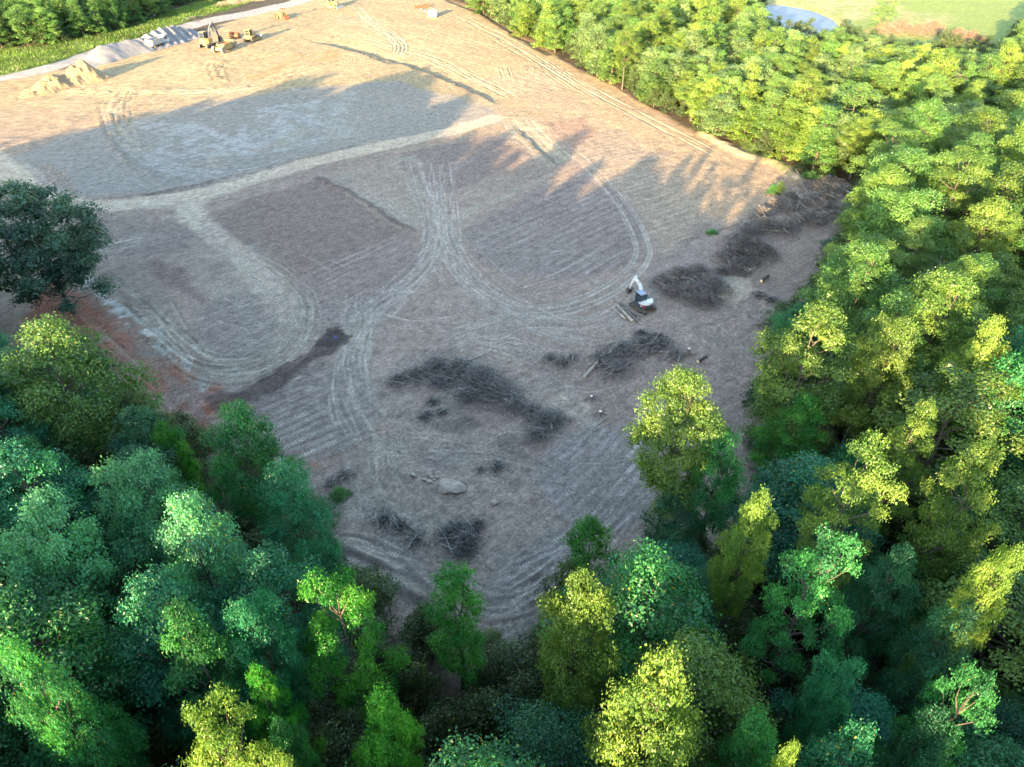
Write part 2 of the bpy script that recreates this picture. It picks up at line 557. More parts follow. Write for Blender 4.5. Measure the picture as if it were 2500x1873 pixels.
DS = np.full((NY, NX), 1e9, np.float32)
SS = np.zeros((NY, NX), np.float32)
def stroke(path, width, col=None, amt=0.5, depth=0.0, berm=0.0, tread=0.0, soft=0.08, fade=True, seed=0):
    hw = width / 2
    reach = hw + soft + (0.45 if berm else 0.1) + 0.25
    seg = np.hypot(*np.diff(path, axis=0).T)
    cum = np.concatenate([[0], np.cumsum(seg)])
    ws = []
    for i in range(len(path) - 1):
        (x1, y1), (x2, y2) = path[i], path[i + 1]
        w = win(min(x1, x2) - reach, max(x1, x2) + reach, min(y1, y2) - reach, max(y1, y2) + reach)
        X, Y = GX[w], GY[w]
        ex, ey = x2 - x1, y2 - y1
        t = ((X - x1) * ex + (Y - y1) * ey) / (ex * ex + ey * ey + 1e-9)
        t = np.clip(t, 0, 1)
        d = np.hypot(X - x1 - t * ex, Y - y1 - t * ey)
        up = d < DS[w]
        DS[w][up] = d[up]
        SS[w][up] = (cum[i] + t * seg[i])[up]
        ws.append(w)
    if not ws: return
    W = (slice(min(w[0].start for w in ws), max(w[0].stop for w in ws)), slice(min(w[1].start for w in ws), max(w[1].stop for w in ws)))
    d, s = DS[W], SS[W]
    hit = d < reach
    if hit.any():
        dd, s_, x_, y_ = d[hit], s[hit], GX[W][hit], GY[W][hit]
        m = 1 - sstep(hw - soft, hw + soft, dd)
        if fade:
            L = cum[-1]
            m = m * sstep(0, min(4, L / 3), s_) * sstep(0, min(4, L / 3), L - s_)
            m = m * (0.45 + 0.55 * sstep(-0.35, 0.25, fbm(s_ / 5.0, np.full_like(s_, seed * 3.1), 3, seed)))
        if col is not None:
            a = (m * amt)[:, None]
            sub = C3[W]
            sub[hit] = sub[hit] * (1 - a) + np.asarray(col) * a
        if depth or berm:
            hh = HT[W]
            v = -depth * m
            if berm: v = v + berm * np.exp(-((dd - hw - 0.2) / 0.18) ** 2)
            hh[hit] += v
        if tread or col is not None:
            k = m > 0.15
            idx = np.where(hit)
            ii = (idx[0][k], idx[1][k])
            FS[W][ii] = s_[k]
            FT[W][ii] = dd[k] + seed % 97
            FA[W][ii] = 0.8
            PH[W][ii] = s_[k]
            TM[W][ii] = np.maximum(TM[W][ii] * 0.3, (m[k] * tread))
    DS[W] = 1e9

def bundle(pts, n=3, spread=1.0, gauge=1.9, width=0.5, col=DUST, amt=0.4, depth=0.03, tread=0.0, seed=0, berm=0.0, px=True):
    base = smooth_path(pts, px=px)
    width *= 0.72
    n = n if n == 1 else int(n * 1.6)
    r = np.random.default_rng(seed + 100)
    for i in range(n):
        L = len(base)
        o = r.normal(0, spread) + 0.5 * spread * np.interp(np.arange(L), np.linspace(0, L, 6), r.normal(0, 1, 6))
        a, b = (0, L) if i == 0 else (int(r.uniform(0, 0.25) * L), int(r.uniform(0.7, 1.0) * L))
        for sd in (-0.5, 0.5):
            p = offset_path(base, o + sd * gauge)[a:b]
            if len(p) > 3:
                if r.random() < 0.6:
                    stroke(offset_path(p, r.choice((-1, 1)) * (width * 0.5 + 0.12)), 0.16, np.asarray(col) * 0.42, 0.45 * r.uniform(0.4, 1.1), 0, 0, 0, soft=0.06, seed=int(r.integers(1, 9999)))
                stroke(p, width * r.uniform(0.8, 1.25), np.asarray(col) * 0.97, amt * r.uniform(0.4, 1.15), depth, berm, tread, seed=int(r.integers(1, 9999)))

def hatch(pts, ang_pts, gap=1.25, width=0.62, col=DUST, amt=0.3, tread=0.8, seed=0, wob=0.5, soft=1.0, depth=0.03, dark=None, curve=0.0):
    """parallel crawler passes filling a patch; ang_pts = two photo points along the passes"""
    w, m = region_mask(pts, soft, 1.2, 5.0, seed + 3)
    (x1, y1), (x2, y2) = Q(*ang_pts[0]), Q(*ang_pts[1])
    a = math.atan2(x2 - x1, y2 - y1)
    X, Y = GX[w] - x1, GY[w] - y1
    s = X * math.sin(a) + Y * math.cos(a)
    t = X * math.cos(a) - Y * math.sin(a) + curve * s * s
    t = t + wob * fbm(s / 14, t / 9, 3, seed)
    row = np.floor(t / gap)
    f = (t / gap - row) * gap
    jit = _hash(row, row * 0, seed + 9)
    on = (1 - sstep(width / 2 - 0.1, width / 2 + 0.12, np.abs(f - gap / 2 + 0.25 * (jit - 0.5)))) * (0.35 + 0.65 * jit)
    on = on * (0.4 + 0.6 * sstep(-0.3, 0.25, fbm(s / 7, row * 1.7, 3, seed + 31)))
    if dark is not None:
        dm = (m * 0.8)[..., None]
        C3[w] = C3[w] * (1 - dm) + np.asarray(dark) * dm
    mm = (m * on * amt)[..., None]
    C3[w] = C3[w] * (1 - mm) + np.asarray(col) * mm
    HT[w] -= depth * m * on
    kk = m > 0.5
    FS[w][kk] = s[kk]
    FT[w][kk] = t[kk]
    FA[w][kk] = 0.75
    k = (m * on) > 0.15
    PH[w][k] = (s + jit * 0.13)[k]
    TM[w] = np.where(k, m * on * tread, TM[w])

# --- cleared site (ground outline, wider than what shows under the crowns)
SITE = [(-60, 175), (150, 150), (330, 105), (470, 55), (640, 0), (760, -60), (900, -120), (930, -10), (1000, 10), (1170, 108), (1330, 195), (1500, 290), (1640, 335),
        (1740, 378), (1860, 400), (1850, 480), (1830, 600), (1790, 700), (1720, 800), (1690, 900), (1670, 1100), (1640, 1300), (1480, 1420), (1320, 1450), (1230, 1470), (1170, 1500), (1080, 1490), (1000, 1450),
        (800, 1420), (560, 1360), (300, 1180), (120, 960), (-60, 780), (-120, 560), (-120, 300)]
w, m = region_mask(SITE, 1.5, 2.0, 9.0, 5)
big = fbm(GX[w] / 22, GY[w] / 22, 4, 40)
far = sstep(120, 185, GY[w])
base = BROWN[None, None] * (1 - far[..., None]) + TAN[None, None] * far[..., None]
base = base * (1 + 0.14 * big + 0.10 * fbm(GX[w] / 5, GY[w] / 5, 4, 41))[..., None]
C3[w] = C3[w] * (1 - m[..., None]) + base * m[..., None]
STN[w] = 0.55 * m

# --- patches
region([(0, 350), (130, 300), (400, 230), (640, 190), (860, 175), (1060, 235), (1080, 265), (640, 345), (400, 405), (200, 425), (110, 420), (0, 345)], GREY, 0.85, 2.0, 2.0, 10, 2, stones=0.2)
region([(560, 235), (760, 200), (760, 290), (600, 330), (500, 330)], (0.40, 0.375, 0.335), 0.8, 1.5, 3.0, 6, 3, patch=0.3)
region([(300, 265), (420, 270), (600, 320), (440, 350), (330, 320)], (0.42, 0.395, 0.35), 0.7, 2.0, 3.0, 6, 4, patch=0.25)
region([(720, 190), (1050, 220), (1040, 260), (700, 320)], (0.33, 0.285, 0.22), 0.6, 2.0, 3.0, 8, 6, patch=0.5)
region([(530, 165), (640, 120), (735, 105), (740, 130), (640, 165), (575, 190)], ORANGE, 0.85, 1.5, 2.5, 6, 7, streak=(0.5, 9, 1.2))
region([(980, 120), (1180, 130), (1330, 190), (1400, 300), (1200, 270), (1060, 190)], (0.46, 0.31, 0.17), 0.6, 4, 5, 12, 8)
region([(1040, 180), (1180, 130), (1330, 190), (1500, 285), (1650, 340), (1740, 378), (1700, 420), (1600, 470), (1520, 500), (1450, 440), (1400, 350), (1300, 290), (1200, 255)], (0.405, 0.30, 0.19), 0.85, 2.5, 3, 9, 99)  # lighter soil over the sunlit right part: sunlight put into the colour
region([(420, 470), (690, 385), (890, 490), (760, 560), (640, 610), (520, 530)], DARK, 0.72, 1.6, 1.5, 8, 9, stones=0.7)
region([(860, 330), (1060, 290), (1150, 330), (1010, 400), (900, 440)], (0.235, 0.175, 0.145), 0.8, 1.5, 1.5, 8, 10)
region([(700, 380), (900, 330), (960, 470), (880, 500)], (0.345, 0.29, 0.21), 0.8, 2.0, 2.0, 6, 11, patch=0.7)
region([(960, 470), (1200, 370), (1180, 390), (990, 480)], (0.36, 0.30, 0.22), 0.8, 1.2, 1.0, 6, 12)
region([(1090, 270), (1150, 250), (1230, 340), (1180, 360)], (0.385, 0.325, 0.22), 0.8, 1.0, 1.0, 5, 13)
region([(1180, 265), (1260, 250), (1300, 310), (1230, 330)], (0.33, 0.22, 0.16), 0.8, 1.5, 1.5, 6, 14)
region([(160, 470), (300, 465), (430, 500), (420, 540), (260, 560), (170, 560)], (0.25, 0.19, 0.155), 0.8, 1.5, 2.0, 6, 15)
region([(310, 560), (400, 580), (450, 650), (440, 660), (340, 600)], (0.215, 0.145, 0.12), 0.8, 1.2, 1.2, 5, 16)
region([(400, 560), (560, 520), (600, 640), (480, 680), (430, 620)], (0.335, 0.285, 0.22), 0.7, 2, 2, 6, 17, patch=0.5)
region([(100, 590), (150, 600), (330, 700), (430, 840), (440, 920), (340, 940), (200, 800), (60, 700)], (0.26, 0.165, 0.12), 0.9, 1.2, 1.5, 6, 18, stones=0.7)
region([(60, 690), (110, 600), (170, 640), (200, 720), (110, 740)], (0.29, 0.105, 0.062), 0.9, 1.2, 1.5, 5, 19)
region([(120, 610), (200, 660), (330, 800), (400, 900), (350, 900), (220, 760)], (0.27, 0.13, 0.088), 0.6, 1.2, 1.5, 5, 119, patch=0.5, streak=(-0.75, 9, 1.3))
region([(50, 700), (115, 605), (190, 650), (320, 780), (430, 890), (470, 950), (400, 945), (270, 830), (140, 745)], (0.31, 0.115, 0.068), 0.75, 0.8, 1.4, 3, 129)
region([(50, 700), (115, 605), (190, 650), (320, 780), (430, 890), (470, 950), (400, 945), (270, 830), (140, 745)], (0.25, 0.15, 0.11), 0.35, 0.8, 1.4, 3, 130, streak=(-0.75, 11, 0.9))
region([(375, 745), (410, 770), (475, 815), (480, 850), (500, 875), (440, 905), (400, 850), (370, 790)], RED, 0.95, 0.8, 1.0, 4, 20)
region([(340, 770), (380, 830), (470, 900), (470, 950), (400, 930), (360, 860)], (0.27, 0.13, 0.085), 0.7, 1.0, 1.5, 4, 24, patch=0.6)
region([(160, 595), (200, 610), (290, 670), (370, 735), (430, 810), (440, 840), (400, 800), (330, 735), (250, 670), (175, 625)], CHALK, 0.85, 0.4, 1.4, 1.6, 22, patch=0.12, pscale=1.5)
region([(440, 855), (520, 845), (640, 775), (690, 740), (725, 705), (755, 725), (700, 770), (640, 810), (560, 860), (470, 890)], DAMP, 0.9, 0.5, 1.4, 2.2, 23, stones=0.1)
region([(480, 850), (560, 800), (640, 790), (720, 740), (700, 790), (620, 850), (540, 890)], (0.15, 0.118, 0.10), 0.8, 0.6, 1.6, 2.5, 123, patch=0.5, pscale=1.6)
region([(700, 712), (730, 700), (758, 725), (725, 750), (690, 742)], (0.075, 0.057, 0.048), 0.9, 0.5, 1.0, 1.5, 25, stones=0)
region([(900, 640), (1000, 620), (1090, 740), (1110, 780), (1050, 760), (960, 690)], (0.37, 0.30, 0.21), 0.6, 1.5, 2.0, 5, 26, patch=0.5)
region([(1380, 430), (1500, 440), (1560, 530), (1490, 620), (1420, 650), (1390, 560)], (0.30, 0.245, 0.2), 0.6, 3, 3, 8, 27)
region([(1480, 640), (1600, 610), (1690, 640), (1640, 760), (1520, 760), (1440, 720)], (0.32, 0.265, 0.205), 0.6, 2, 3, 6, 28, patch=0.6)
region([(1555, 600), (1610, 590), (1640, 630), (1590, 655), (1550, 640)], (0.52, 0.43, 0.3), 0.8, 0.8, 1.0, 3, 29)
region([(1180, 860), (1260, 850), (1270, 900), (1200, 910)], (0.5, 0.40, 0.28), 0.75, 0.8, 1.2, 2.5, 30, patch=0.5)
region([(1060, 860), (1180, 800), (1240, 860), (1200, 960), (1100, 940)], (0.34, 0.285, 0.225), 0.6, 1.5, 2, 4, 31, patch=0.6)
region([(740, 1040), (800, 1060), (900, 1110), (1000, 1130), (960, 1180), (860, 1170), (760, 1100)], (0.42, 0.355, 0.27), 0.75, 1.0, 1.5, 3, 32, patch=0.5, stones=0.9)
region([(640, 1000), (740, 950), (860, 900), (880, 920), (780, 980), (690, 1020)], (0.31, 0.17, 0.10), 0.6, 0.8, 1.2, 4, 33, patch=0.5)
region([(780, 930), (860, 960), (900, 1000), (800, 1030)], (0.44, 0.355, 0.245), 0.6, 1, 1.2, 3, 34, patch=0.5)
for i in range(70):                                # old slash beds and trampled humus in the newest clearing
    t = rng.uniform(0, 1)
    cx, cy = rng.uniform(760, 1600), rng.uniform(740, 1400)
    X, Y = Q(cx, cy)
    rr = rng.uniform(0.6, 2.4)
    poly = [(X + rr * math.cos(a) * rng.uniform(0.7, 1.4), Y + rr * math.sin(a) * rng.uniform(0.6, 1.1)) for a in np.linspace(0, 6.28, 8)[:-1]]
    region(poly, (0.14, 0.115, 0.095), rng.uniform(0.25, 0.6), 0.5, 0.9, 1.5, 300 + i, px=False, patch=0.5)
for i in range(90):                                # scraped and refilled patches across the pad
    cx, cy = rng.uniform(150, 1600), rng.uniform(180, 1000)
    X, Y = Q(cx, cy)
    rr, st_, an = rng.uniform(0.8, 3.0), rng.uniform(1.5, 4.5), rng.normal(0.75, 0.35)
    poly = []
    for a in np.linspace(0, 6.28, 10)[:-1]:
        u_, v_ = rr * st_ * math.cos(a) * rng.uniform(0.7, 1.3), rr * math.sin(a) * rng.uniform(0.6, 1.3)
        poly.append((X + u_ * math.sin(an) + v_ * math.cos(an), Y + u_ * math.cos(an) - v_ * math.sin(an)))
    f_ = rng.uniform(0.65, 1.25)
    if inpoly(cx, cy, [(420, 470), (690, 385), (890, 490), (760, 560), (640, 610), (520, 530)]): continue
    region(poly, np.array((0.30, 0.24, 0.185)) * f_ * rng.uniform(0.93, 1.07, 3), rng.uniform(0.3, 0.7), 0.35, 0.9, 2.0, 500 + i, px=False, patch=rng.uniform(0.1, 0.5))
# haul road
def road_band(pts, width, col, amt, seed):
    p = smooth_path(pts, 1.5)
    L, Rr = offset_path(p, -width / 2), offset_path(p, width / 2)
    region([tuple(q) for q in L] + [tuple(q) for q in Rr[::-1]], col, amt, 0.7, 0.7, 4, seed, px=False, stones=0.3)
road_band([(-40, 320), (30, 375), (85, 425), (150, 442), (240, 445), (360, 432), (480, 408), (600, 372), (740, 335), (880, 305), (1000, 275), (1080, 250)], 4.4, (0.535, 0.425, 0.30), 0.88, 51)
road_band([(300, 442), (400, 445), (430, 480), (480, 520), (530, 560), (575, 620), (610, 660), (625, 700)], 4.0, (0.48, 0.385, 0.285), 0.6, 52)
road_band([(410, 480), (415, 450), (450, 425), (520, 400)], 3.2, (0.50, 0.40, 0.285), 0.7, 53)
region([(380, 455), (440, 450), (430, 500), (390, 480)], (0.50, 0.40, 0.285), 0.7, 1.0, 0.8, 4, 54)
road_band([(-60, 175), (60, 158), (160, 128), (300, 88), (425, 52), (540, 28), (640, 5), (740, -25)], 8.0, ROADG, 0.92, 55)
# berm lines and edges
def ridge(pts, h, wdt, seed=0, col=None, amt=0.6):
    p = smooth_path(pts, 1.0)
    p = offset_path(p, 0.3 * np.interp(np.arange(len(p)), np.linspace(0, len(p), 40), np.random.default_rng(seed).normal(0, 1, 40)))
    stroke(p, wdt, col, amt, depth=-h, soft=wdt * 0.5, fade=False, seed=seed)
ridge([(690, 385), (760, 420), (840, 470), (890, 500)], 0.35, 1.1, 6, (0.15, 0.115, 0.10), 0.85)
ridge([(160, 440), (300, 425), (430, 400), (640, 350), (760, 318)], 0.25, 1.0, 7, (0.2, 0.165, 0.135), 0.7)
ridge([(1480, 520), (1580, 490), (1620, 470)], 0.12, 0.35, 8, (0.15, 0.11, 0.08), 0.8)
ridge([(1015, 15), (1100, 68), (1180, 112), (1270, 160), (1330, 192), (1440, 250)], 0.15, 1.2, 9, (0.2, 0.155, 0.10), 0.7)
ridge([(970, 0), (1040, 28), (1110, 72), (1190, 116)], -0.5, 2.4, 10, (0.16, 0.125, 0.085), 0.8)
ridge([(1520, 288), (1600, 330), (1680, 355), (1725, 385)], 0.45, 2.0, 11, (0.48, 0.38, 0.24), 0.8)
ridge([(680, 1210), (760, 1232), (850, 1262), (905, 1290)], 0.35, 0.9, 12, (0.36, 0.29, 0.22), 0.6)
ridge([(700, 1160), (790, 1195), (880, 1235), (930, 1255)], 0.25, 0.7, 13, (0.42, 0.34, 0.26), 0.6)
ridge([(240, 285), (250, 320), (290, 355), (340, 385)], 0.3, 0.8, 14, (0.24, 0.205, 0.17), 0.6)

def terrace(pts, drop, reach, seed=0):
    """ground steps down on the far side of the line"""
    p = smooth_path(pts, 1.5)
    p = offset_path(p, 0.35 * np.interp(np.arange(len(p)), np.linspace(0, len(p), 50), np.random.default_rng(seed).normal(0, 1, 50)))
    w = win(p[:, 0].min() - reach, p[:, 0].max() + reach, p[:, 1].min() - reach, p[:, 1].max() + reach)
    X, Y = GX[w], GY[w]
    bd, bs, bt = np.full(X.shape, 1e9), np.zeros(X.shape), np.zeros(X.shape)
    for i in range(len(p) - 1):
        ex, ey = p[i + 1] - p[i]
        t = np.clip(((X - p[i][0]) * ex + (Y - p[i][1]) * ey) / (ex * ex + ey * ey), 0, 1)
        d = np.hypot(X - p[i][0] - t * ex, Y - p[i][1] - t * ey)
        up = d < bd
        bd[up] = d[up]
        bs[up] = (ex * (Y - p[i][1]) - ey * (X - p[i][0]))[up]
        bt[up] = ((i + t) / (len(p) - 1))[up]
    end = sstep(0, 0.12, bt) * sstep(0, 0.12, 1 - bt)
    HT[w] -= drop * end * np.where(bs > 0, 1, 0) * np.exp(-np.maximum(bd - 2.5, 0) / (reach / 3)) * sstep(0.0, 0.5, bd)
    # band of darker colour on both sides of the lip
    m = (np.exp(-(np.maximum(bd - 0.3, 0) / 0.5) ** 2) * end * 0.6)[..., None]
    C3[w] = C3[w] * (1 - m) + np.array((0.17, 0.13, 0.09)) * m
terrace([(655, 88), (740, 102), (830, 125), (920, 155), (1000, 190), (1085, 230)], 0.6, 24, 3)
terrace([(1115, 275), (1170, 330), (1210, 360)], 0.35, 12, 5)
terrace([(700, 92), (770, 112), (850, 140)], 0.25, 10, 6)

# crawler hatching
hatch([(700, 570), (880, 500), (930, 560), (830, 680), (640, 720), (640, 620)], ((700, 610), (880, 530)), 1.35, 0.7, (0.36, 0.295, 0.235), 0.55, 0.5, 1, dark=(0.245, 0.178, 0.148))
hatch([(1000, 500), (1200, 390), (1330, 390), (1400, 480), (1380, 560), (1250, 600), (1100, 590), (1040, 560)], ((1000, 490), (1200, 405)), 1.5, 0.7, (0.345, 0.295, 0.245), 0.6, 0.5, 2, dark=(0.225, 0.18, 0.155))
hatch([(1220, 330), (1330, 270), (1450, 350), (1520, 470), (1430, 560), (1370, 440)], ((1250, 370), (1400, 330)), 1.4, 0.7, (0.42, 0.35, 0.26), 0.5, 0.45, 3, dark=(0.36, 0.275, 0.19))
hatch([(1080, 600), (1330, 600), (1370, 560), (1370, 620), (1250, 660), (1150, 650)], ((1100, 650), (1300, 590)), 1.3, 0.6, (0.37, 0.31, 0.25), 0.5, 0.5, 4)
hatch([(490, 900), (640, 820), (790, 760), (800, 900), (770, 960), (640, 1010), (560, 990)], ((540, 920), (760, 830)), 1.15, 0.66, (0.44, 0.365, 0.295), 0.65, 1.0, 5, dark=(0.23, 0.18, 0.15))
hatch([(440, 650), (560, 640), (600, 700), (560, 770), (470, 780), (420, 720)], ((430, 710), (580, 650)), 1.2, 0.65, (0.36, 0.30, 0.24), 0.55, 0.9, 6, dark=(0.25, 0.195, 0.16), curve=0.012)
hatch([(160, 560), (300, 500), (420, 520), (260, 580)], ((180, 580), (400, 530)), 1.1, 0.6, (0.37, 0.31, 0.25), 0.55, 1.0, 7)
hatch([(80, 700), (160, 640), (420, 900), (330, 930), (200, 820)], ((120, 680), (360, 920)), 1.6, 0.7, (0.36, 0.265, 0.2), 0.5, 0.9, 8)
hatch([(940, 700), (1200, 680), (1300, 740), (1150, 790), (1000, 780)], ((960, 720), (1180, 760)), 1.2, 0.6, (0.40, 0.335, 0.275), 0.5, 1.0, 9)
hatch([(1230, 940), (1400, 900), (1440, 1040), (1360, 1160), (1210, 1140), (1150, 1030)], ((1190, 1100), (1380, 960)), 1.05, 0.58, (0.385, 0.325, 0.275), 0.6, 1.0, 10, dark=(0.255, 0.215, 0.185), curve=0.01)
hatch([(720, 1140), (900, 1190), (960, 1260), (880, 1300), (740, 1230)], ((740, 1180), (900, 1250)), 1.0, 0.6, (0.41, 0.34, 0.27), 0.6, 1.0, 11, dark=(0.27, 0.215, 0.175))
hatch([(1060, 1190), (1200, 1150), (1240, 1210), (1140, 1330), (1050, 1320)], ((1080, 1290), (1200, 1190)), 0.95, 0.55, (0.42, 0.36, 0.30), 0.6, 1.0, 12, dark=(0.265, 0.225, 0.19))
hatch([(1060, 1330), (1180, 1310), (1170, 1480), (1110, 1500)], ((1090, 1340), (1140, 1480)), 0.95, 0.5, (0.40, 0.33, 0.27), 0.55, 1.0, 13, dark=(0.25, 0.205, 0.165))
hatch([(1000, 830), (1160, 790), (1290, 760), (1200, 700), (1000, 720)], ((1020, 740), (1200, 790)), 1.2, 0.5, (0.40, 0.34, 0.28), 0.4, 1.0, 14)
hatch([(560, 200), (300, 250), (230, 300), (130, 330), (300, 280), (640, 130)], ((200, 300), (600, 150)), 1.4, 0.7, (0.5, 0.39, 0.24), 0.5, 0.3, 15)
hatch([(700, 30), (1000, 60), (1250, 200), (1100, 200), (800, 110)], ((800, 60), (1200, 180)), 1.7, 0.8, (0.52, 0.41, 0.26), 0.5, 0.3, 16)
hatch([(0, 160), (250, 230), (520, 130), (640, 90), (540, 70), (330, 150)], ((100, 200), (560, 90)), 1.8, 0.9, (0.5, 0.385, 0.22), 0.5, 0.3, 17)

# wheel tracks
bundle([(880, 340), (900, 400), (925, 450), (950, 490), (970, 540), (1000, 590), (1060, 640), (1150, 675), (1250, 660), (1330, 620), (1385, 570), (1390, 520), (1340, 430), (1260, 345), (1200, 300), (1150, 255)], 4, 0.7, 2.0, 0.5, (0.48, 0.405, 0.32), 0.55, 0.03, 0.5, 1)
bundle([(910, 340), (925, 400), (940, 460), (945, 510), (920, 570), (870, 620), (800, 670), (770, 740), (765, 800), (785, 880), (820, 950)], 5, 0.9, 2.0, 0.5, (0.46, 0.39, 0.315), 0.5, 0.03, 0.5, 2)
bundle([(950, 345), (955, 420), (965, 500), (970, 560), (985, 620)], 4, 0.8, 2.0, 0.5, (0.48, 0.41, 0.33), 0.5, 0.03, 0.3, 3)
bundle([(975, 540), (1020, 590), (1100, 660), (1210, 700), (1300, 690), (1370, 640), (1395, 590)], 6, 1.6, 2.0, 0.45, (0.45, 0.385, 0.315), 0.4, 0.02, 0.6, 4)
bundle([(740, 395), (800, 440), (860, 480), (920, 500)], 3, 0.7, 2.0, 0.5, (0.43, 0.375, 0.29), 0.5, 0.02, 0, 5)
bundle([(960, 500), (1060, 535), (1180, 540), (1290, 520)], 3, 0.8, 2.0, 0.4, (0.40, 0.345, 0.285), 0.4, 0.02, 0.3, 6)
bundle([(940, 520), (900, 580), (840, 640), (770, 680), (690, 690), (640, 660)], 4, 1.2, 2.0, 0.45, (0.42, 0.355, 0.29), 0.4, 0.02, 0.5, 7)
bundle([(600, 620), (680, 640), (770, 660), (900, 690)], 3, 1.0, 2.0, 0.4, (0.42, 0.36, 0.295), 0.35, 0.02, 0.4, 8)
bundle([(230, 580), (300, 640), (370, 710), (430, 770), (490, 795), (560, 785), (615, 745), (640, 690), (635, 640), (590, 590), (520, 550)], 6, 1.0, 2.0, 0.55, (0.44, 0.375, 0.28), 0.55, 0.05, 0.5, 9, berm=0.03)
bundle([(250, 600), (330, 690), (400, 760), (470, 785), (560, 770), (600, 720)], 2, 0.4, 2.0, 0.6, (0.46, 0.395, 0.30), 0.6, 0.08, 0.4, 10, berm=0.05)
bundle([(440, 640), (500, 670), (570, 660), (600, 620)], 4, 1.5, 2.0, 0.5, (0.40, 0.34, 0.27), 0.4, 0.03, 0.7, 11)
bundle([(470, 700), (540, 730), (590, 700), (610, 650)], 4, 1.5, 2.0, 0.5, (0.40, 0.34, 0.27), 0.4, 0.03, 0.7, 12)
bundle([(800, 620), (790, 700), (770, 780), (780, 860), (820, 930), (850, 1000), (840, 1060)], 6, 1.2, 2.0, 0.45, (0.47, 0.395, 0.305), 0.45, 0.03, 0.8, 13)
bundle([(830, 640), (760, 700), (700, 720), (620, 760)], 4, 1.4, 1.9, 0.45, (0.42, 0.355, 0.29), 0.35, 0.02, 0.7, 14)
bundle([(900, 760), (980, 740), (1080, 700), (1200, 650)], 4, 1.4, 1.9, 0.4, (0.42, 0.36, 0.3), 0.35, 0.02, 0.7, 15)
bundle([(830, 960), (950, 970), (1080, 985), (1200, 1030), (1300, 1080)], 4, 1.0, 1.9, 0.4, (0.46, 0.385, 0.30), 0.45, 0.03, 0.6, 16)
bundle([(850, 900), (830, 980), (850, 1060), (900, 1120)], 5, 0.9, 1.9, 0.45, (0.47, 0.39, 0.285), 0.45, 0.04, 0.7, 17)
bundle([(1000, 1280), (1100, 1280), (1200, 1220), (1300, 1130), (1400, 1020)], 6, 1.0, 1.9, 0.45, (0.43, 0.365, 0.305), 0.45, 0.04, 0.9, 18, berm=0.02)
bundle([(930, 1255), (1040, 1300), (1150, 1280), (1260, 1190)], 4, 0.7, 1.9, 0.5, (0.45, 0.375, 0.305), 0.5, 0.05, 0.9, 19, berm=0.03)
bundle([(690, 1190), (800, 1215), (900, 1260), (980, 1300)], 4, 0.7, 1.9, 0.5, (0.43, 0.355, 0.28), 0.5, 0.05, 1.0, 20, berm=0.03)
bundle([(1120, 1330), (1115, 1400), (1110, 1480)], 3, 0.5, 1.9, 0.5, (0.42, 0.35, 0.28), 0.5, 0.04, 1.0, 21)
bundle([(1100, 255), (1140, 300), (1190, 345), (1230, 360)], 4, 0.8, 1.9, 0.5, (0.45, 0.385, 0.27), 0.5, 0.03, 0.4, 22)
bundle([(220, 240), (260, 290), (330, 345), (430, 375), (560, 370), (700, 320)], 5, 1.2, 2.2, 0.6, (0.43, 0.40, 0.35), 0.5, 0.04, 0, 23)
bundle([(260, 200), (245, 240), (260, 290), (320, 340)], 5, 1.2, 2.2, 0.7, (0.52, 0.42, 0.28), 0.5, 0.10, 0, 24, berm=0.08)
bundle([(540, 215), (660, 265), (760, 300)], 1, 0.2, 2.0, 0.35, (0.43, 0.40, 0.36), 0.6, 0.02, 0, 25)
bundle([(0, 205), (160, 195), (330, 200), (520, 190), (700, 140), (860, 110)], 4, 1.0, 2.2, 0.8, (0.57, 0.465, 0.31), 0.6, 0.10, 0, 26, berm=0.07)
bundle([(640, 95), (760, 80), (880, 110), (1000, 160), (1100, 215)], 5, 1.6, 2.2, 0.7, (0.55, 0.45, 0.30), 0.55, 0.08, 0, 27, berm=0.05)
bundle([(760, 10), (800, 50), (850, 85), (860, 110), (830, 120)], 5, 1.0, 2.2, 0.7, (0.6, 0.5, 0.34), 0.6, 0.07, 0, 28, berm=0.05)
bundle([(900, 0), (1000, 40), (1100, 90), (1230, 170), (1400, 260), (1560, 340)], 4, 1.6, 2.2, 0.7, (0.56, 0.46, 0.31), 0.5, 0.08, 0.2, 29, berm=0.05)
bundle([(480, 130), (470, 150), (480, 175), (500, 190)], 4, 1.4, 2.2, 0.7, (0.5, 0.38, 0.22), 0.4, 0.14, 0, 30, berm=0.1)
bundle([(420, 155), (480, 140), (560, 120), (640, 105)], 3, 1.5, 2.2, 0.7, (0.52, 0.4, 0.23), 0.4, 0.12, 0, 31, berm=0.09)
bundle([(-40, 310), (40, 375), (90, 425), (180, 445), (300, 438)], 4, 0.8, 2.0, 0.6, (0.55, 0.46, 0.33), 0.6, 0.03, 0, 32)
bundle([(120, 700), (220, 820), (300, 910), (340, 960)], 3, 0.5, 1.9, 0.6, (0.37, 0.29, 0.22), 0.5, 0.05, 1.0, 33, berm=0.03)
bundle([(1420, 680), (1500, 700), (1580, 740), (1640, 780)], 4, 1.2, 1.7, 0.4, (0.42, 0.355, 0.275), 0.4, 0.03, 0.6, 34)
bundle([(1480, 660), (1560, 680), (1640, 640)], 4, 1.6, 1.7, 0.4, (0.40, 0.34, 0.27), 0.35, 0.03, 0.6, 35)
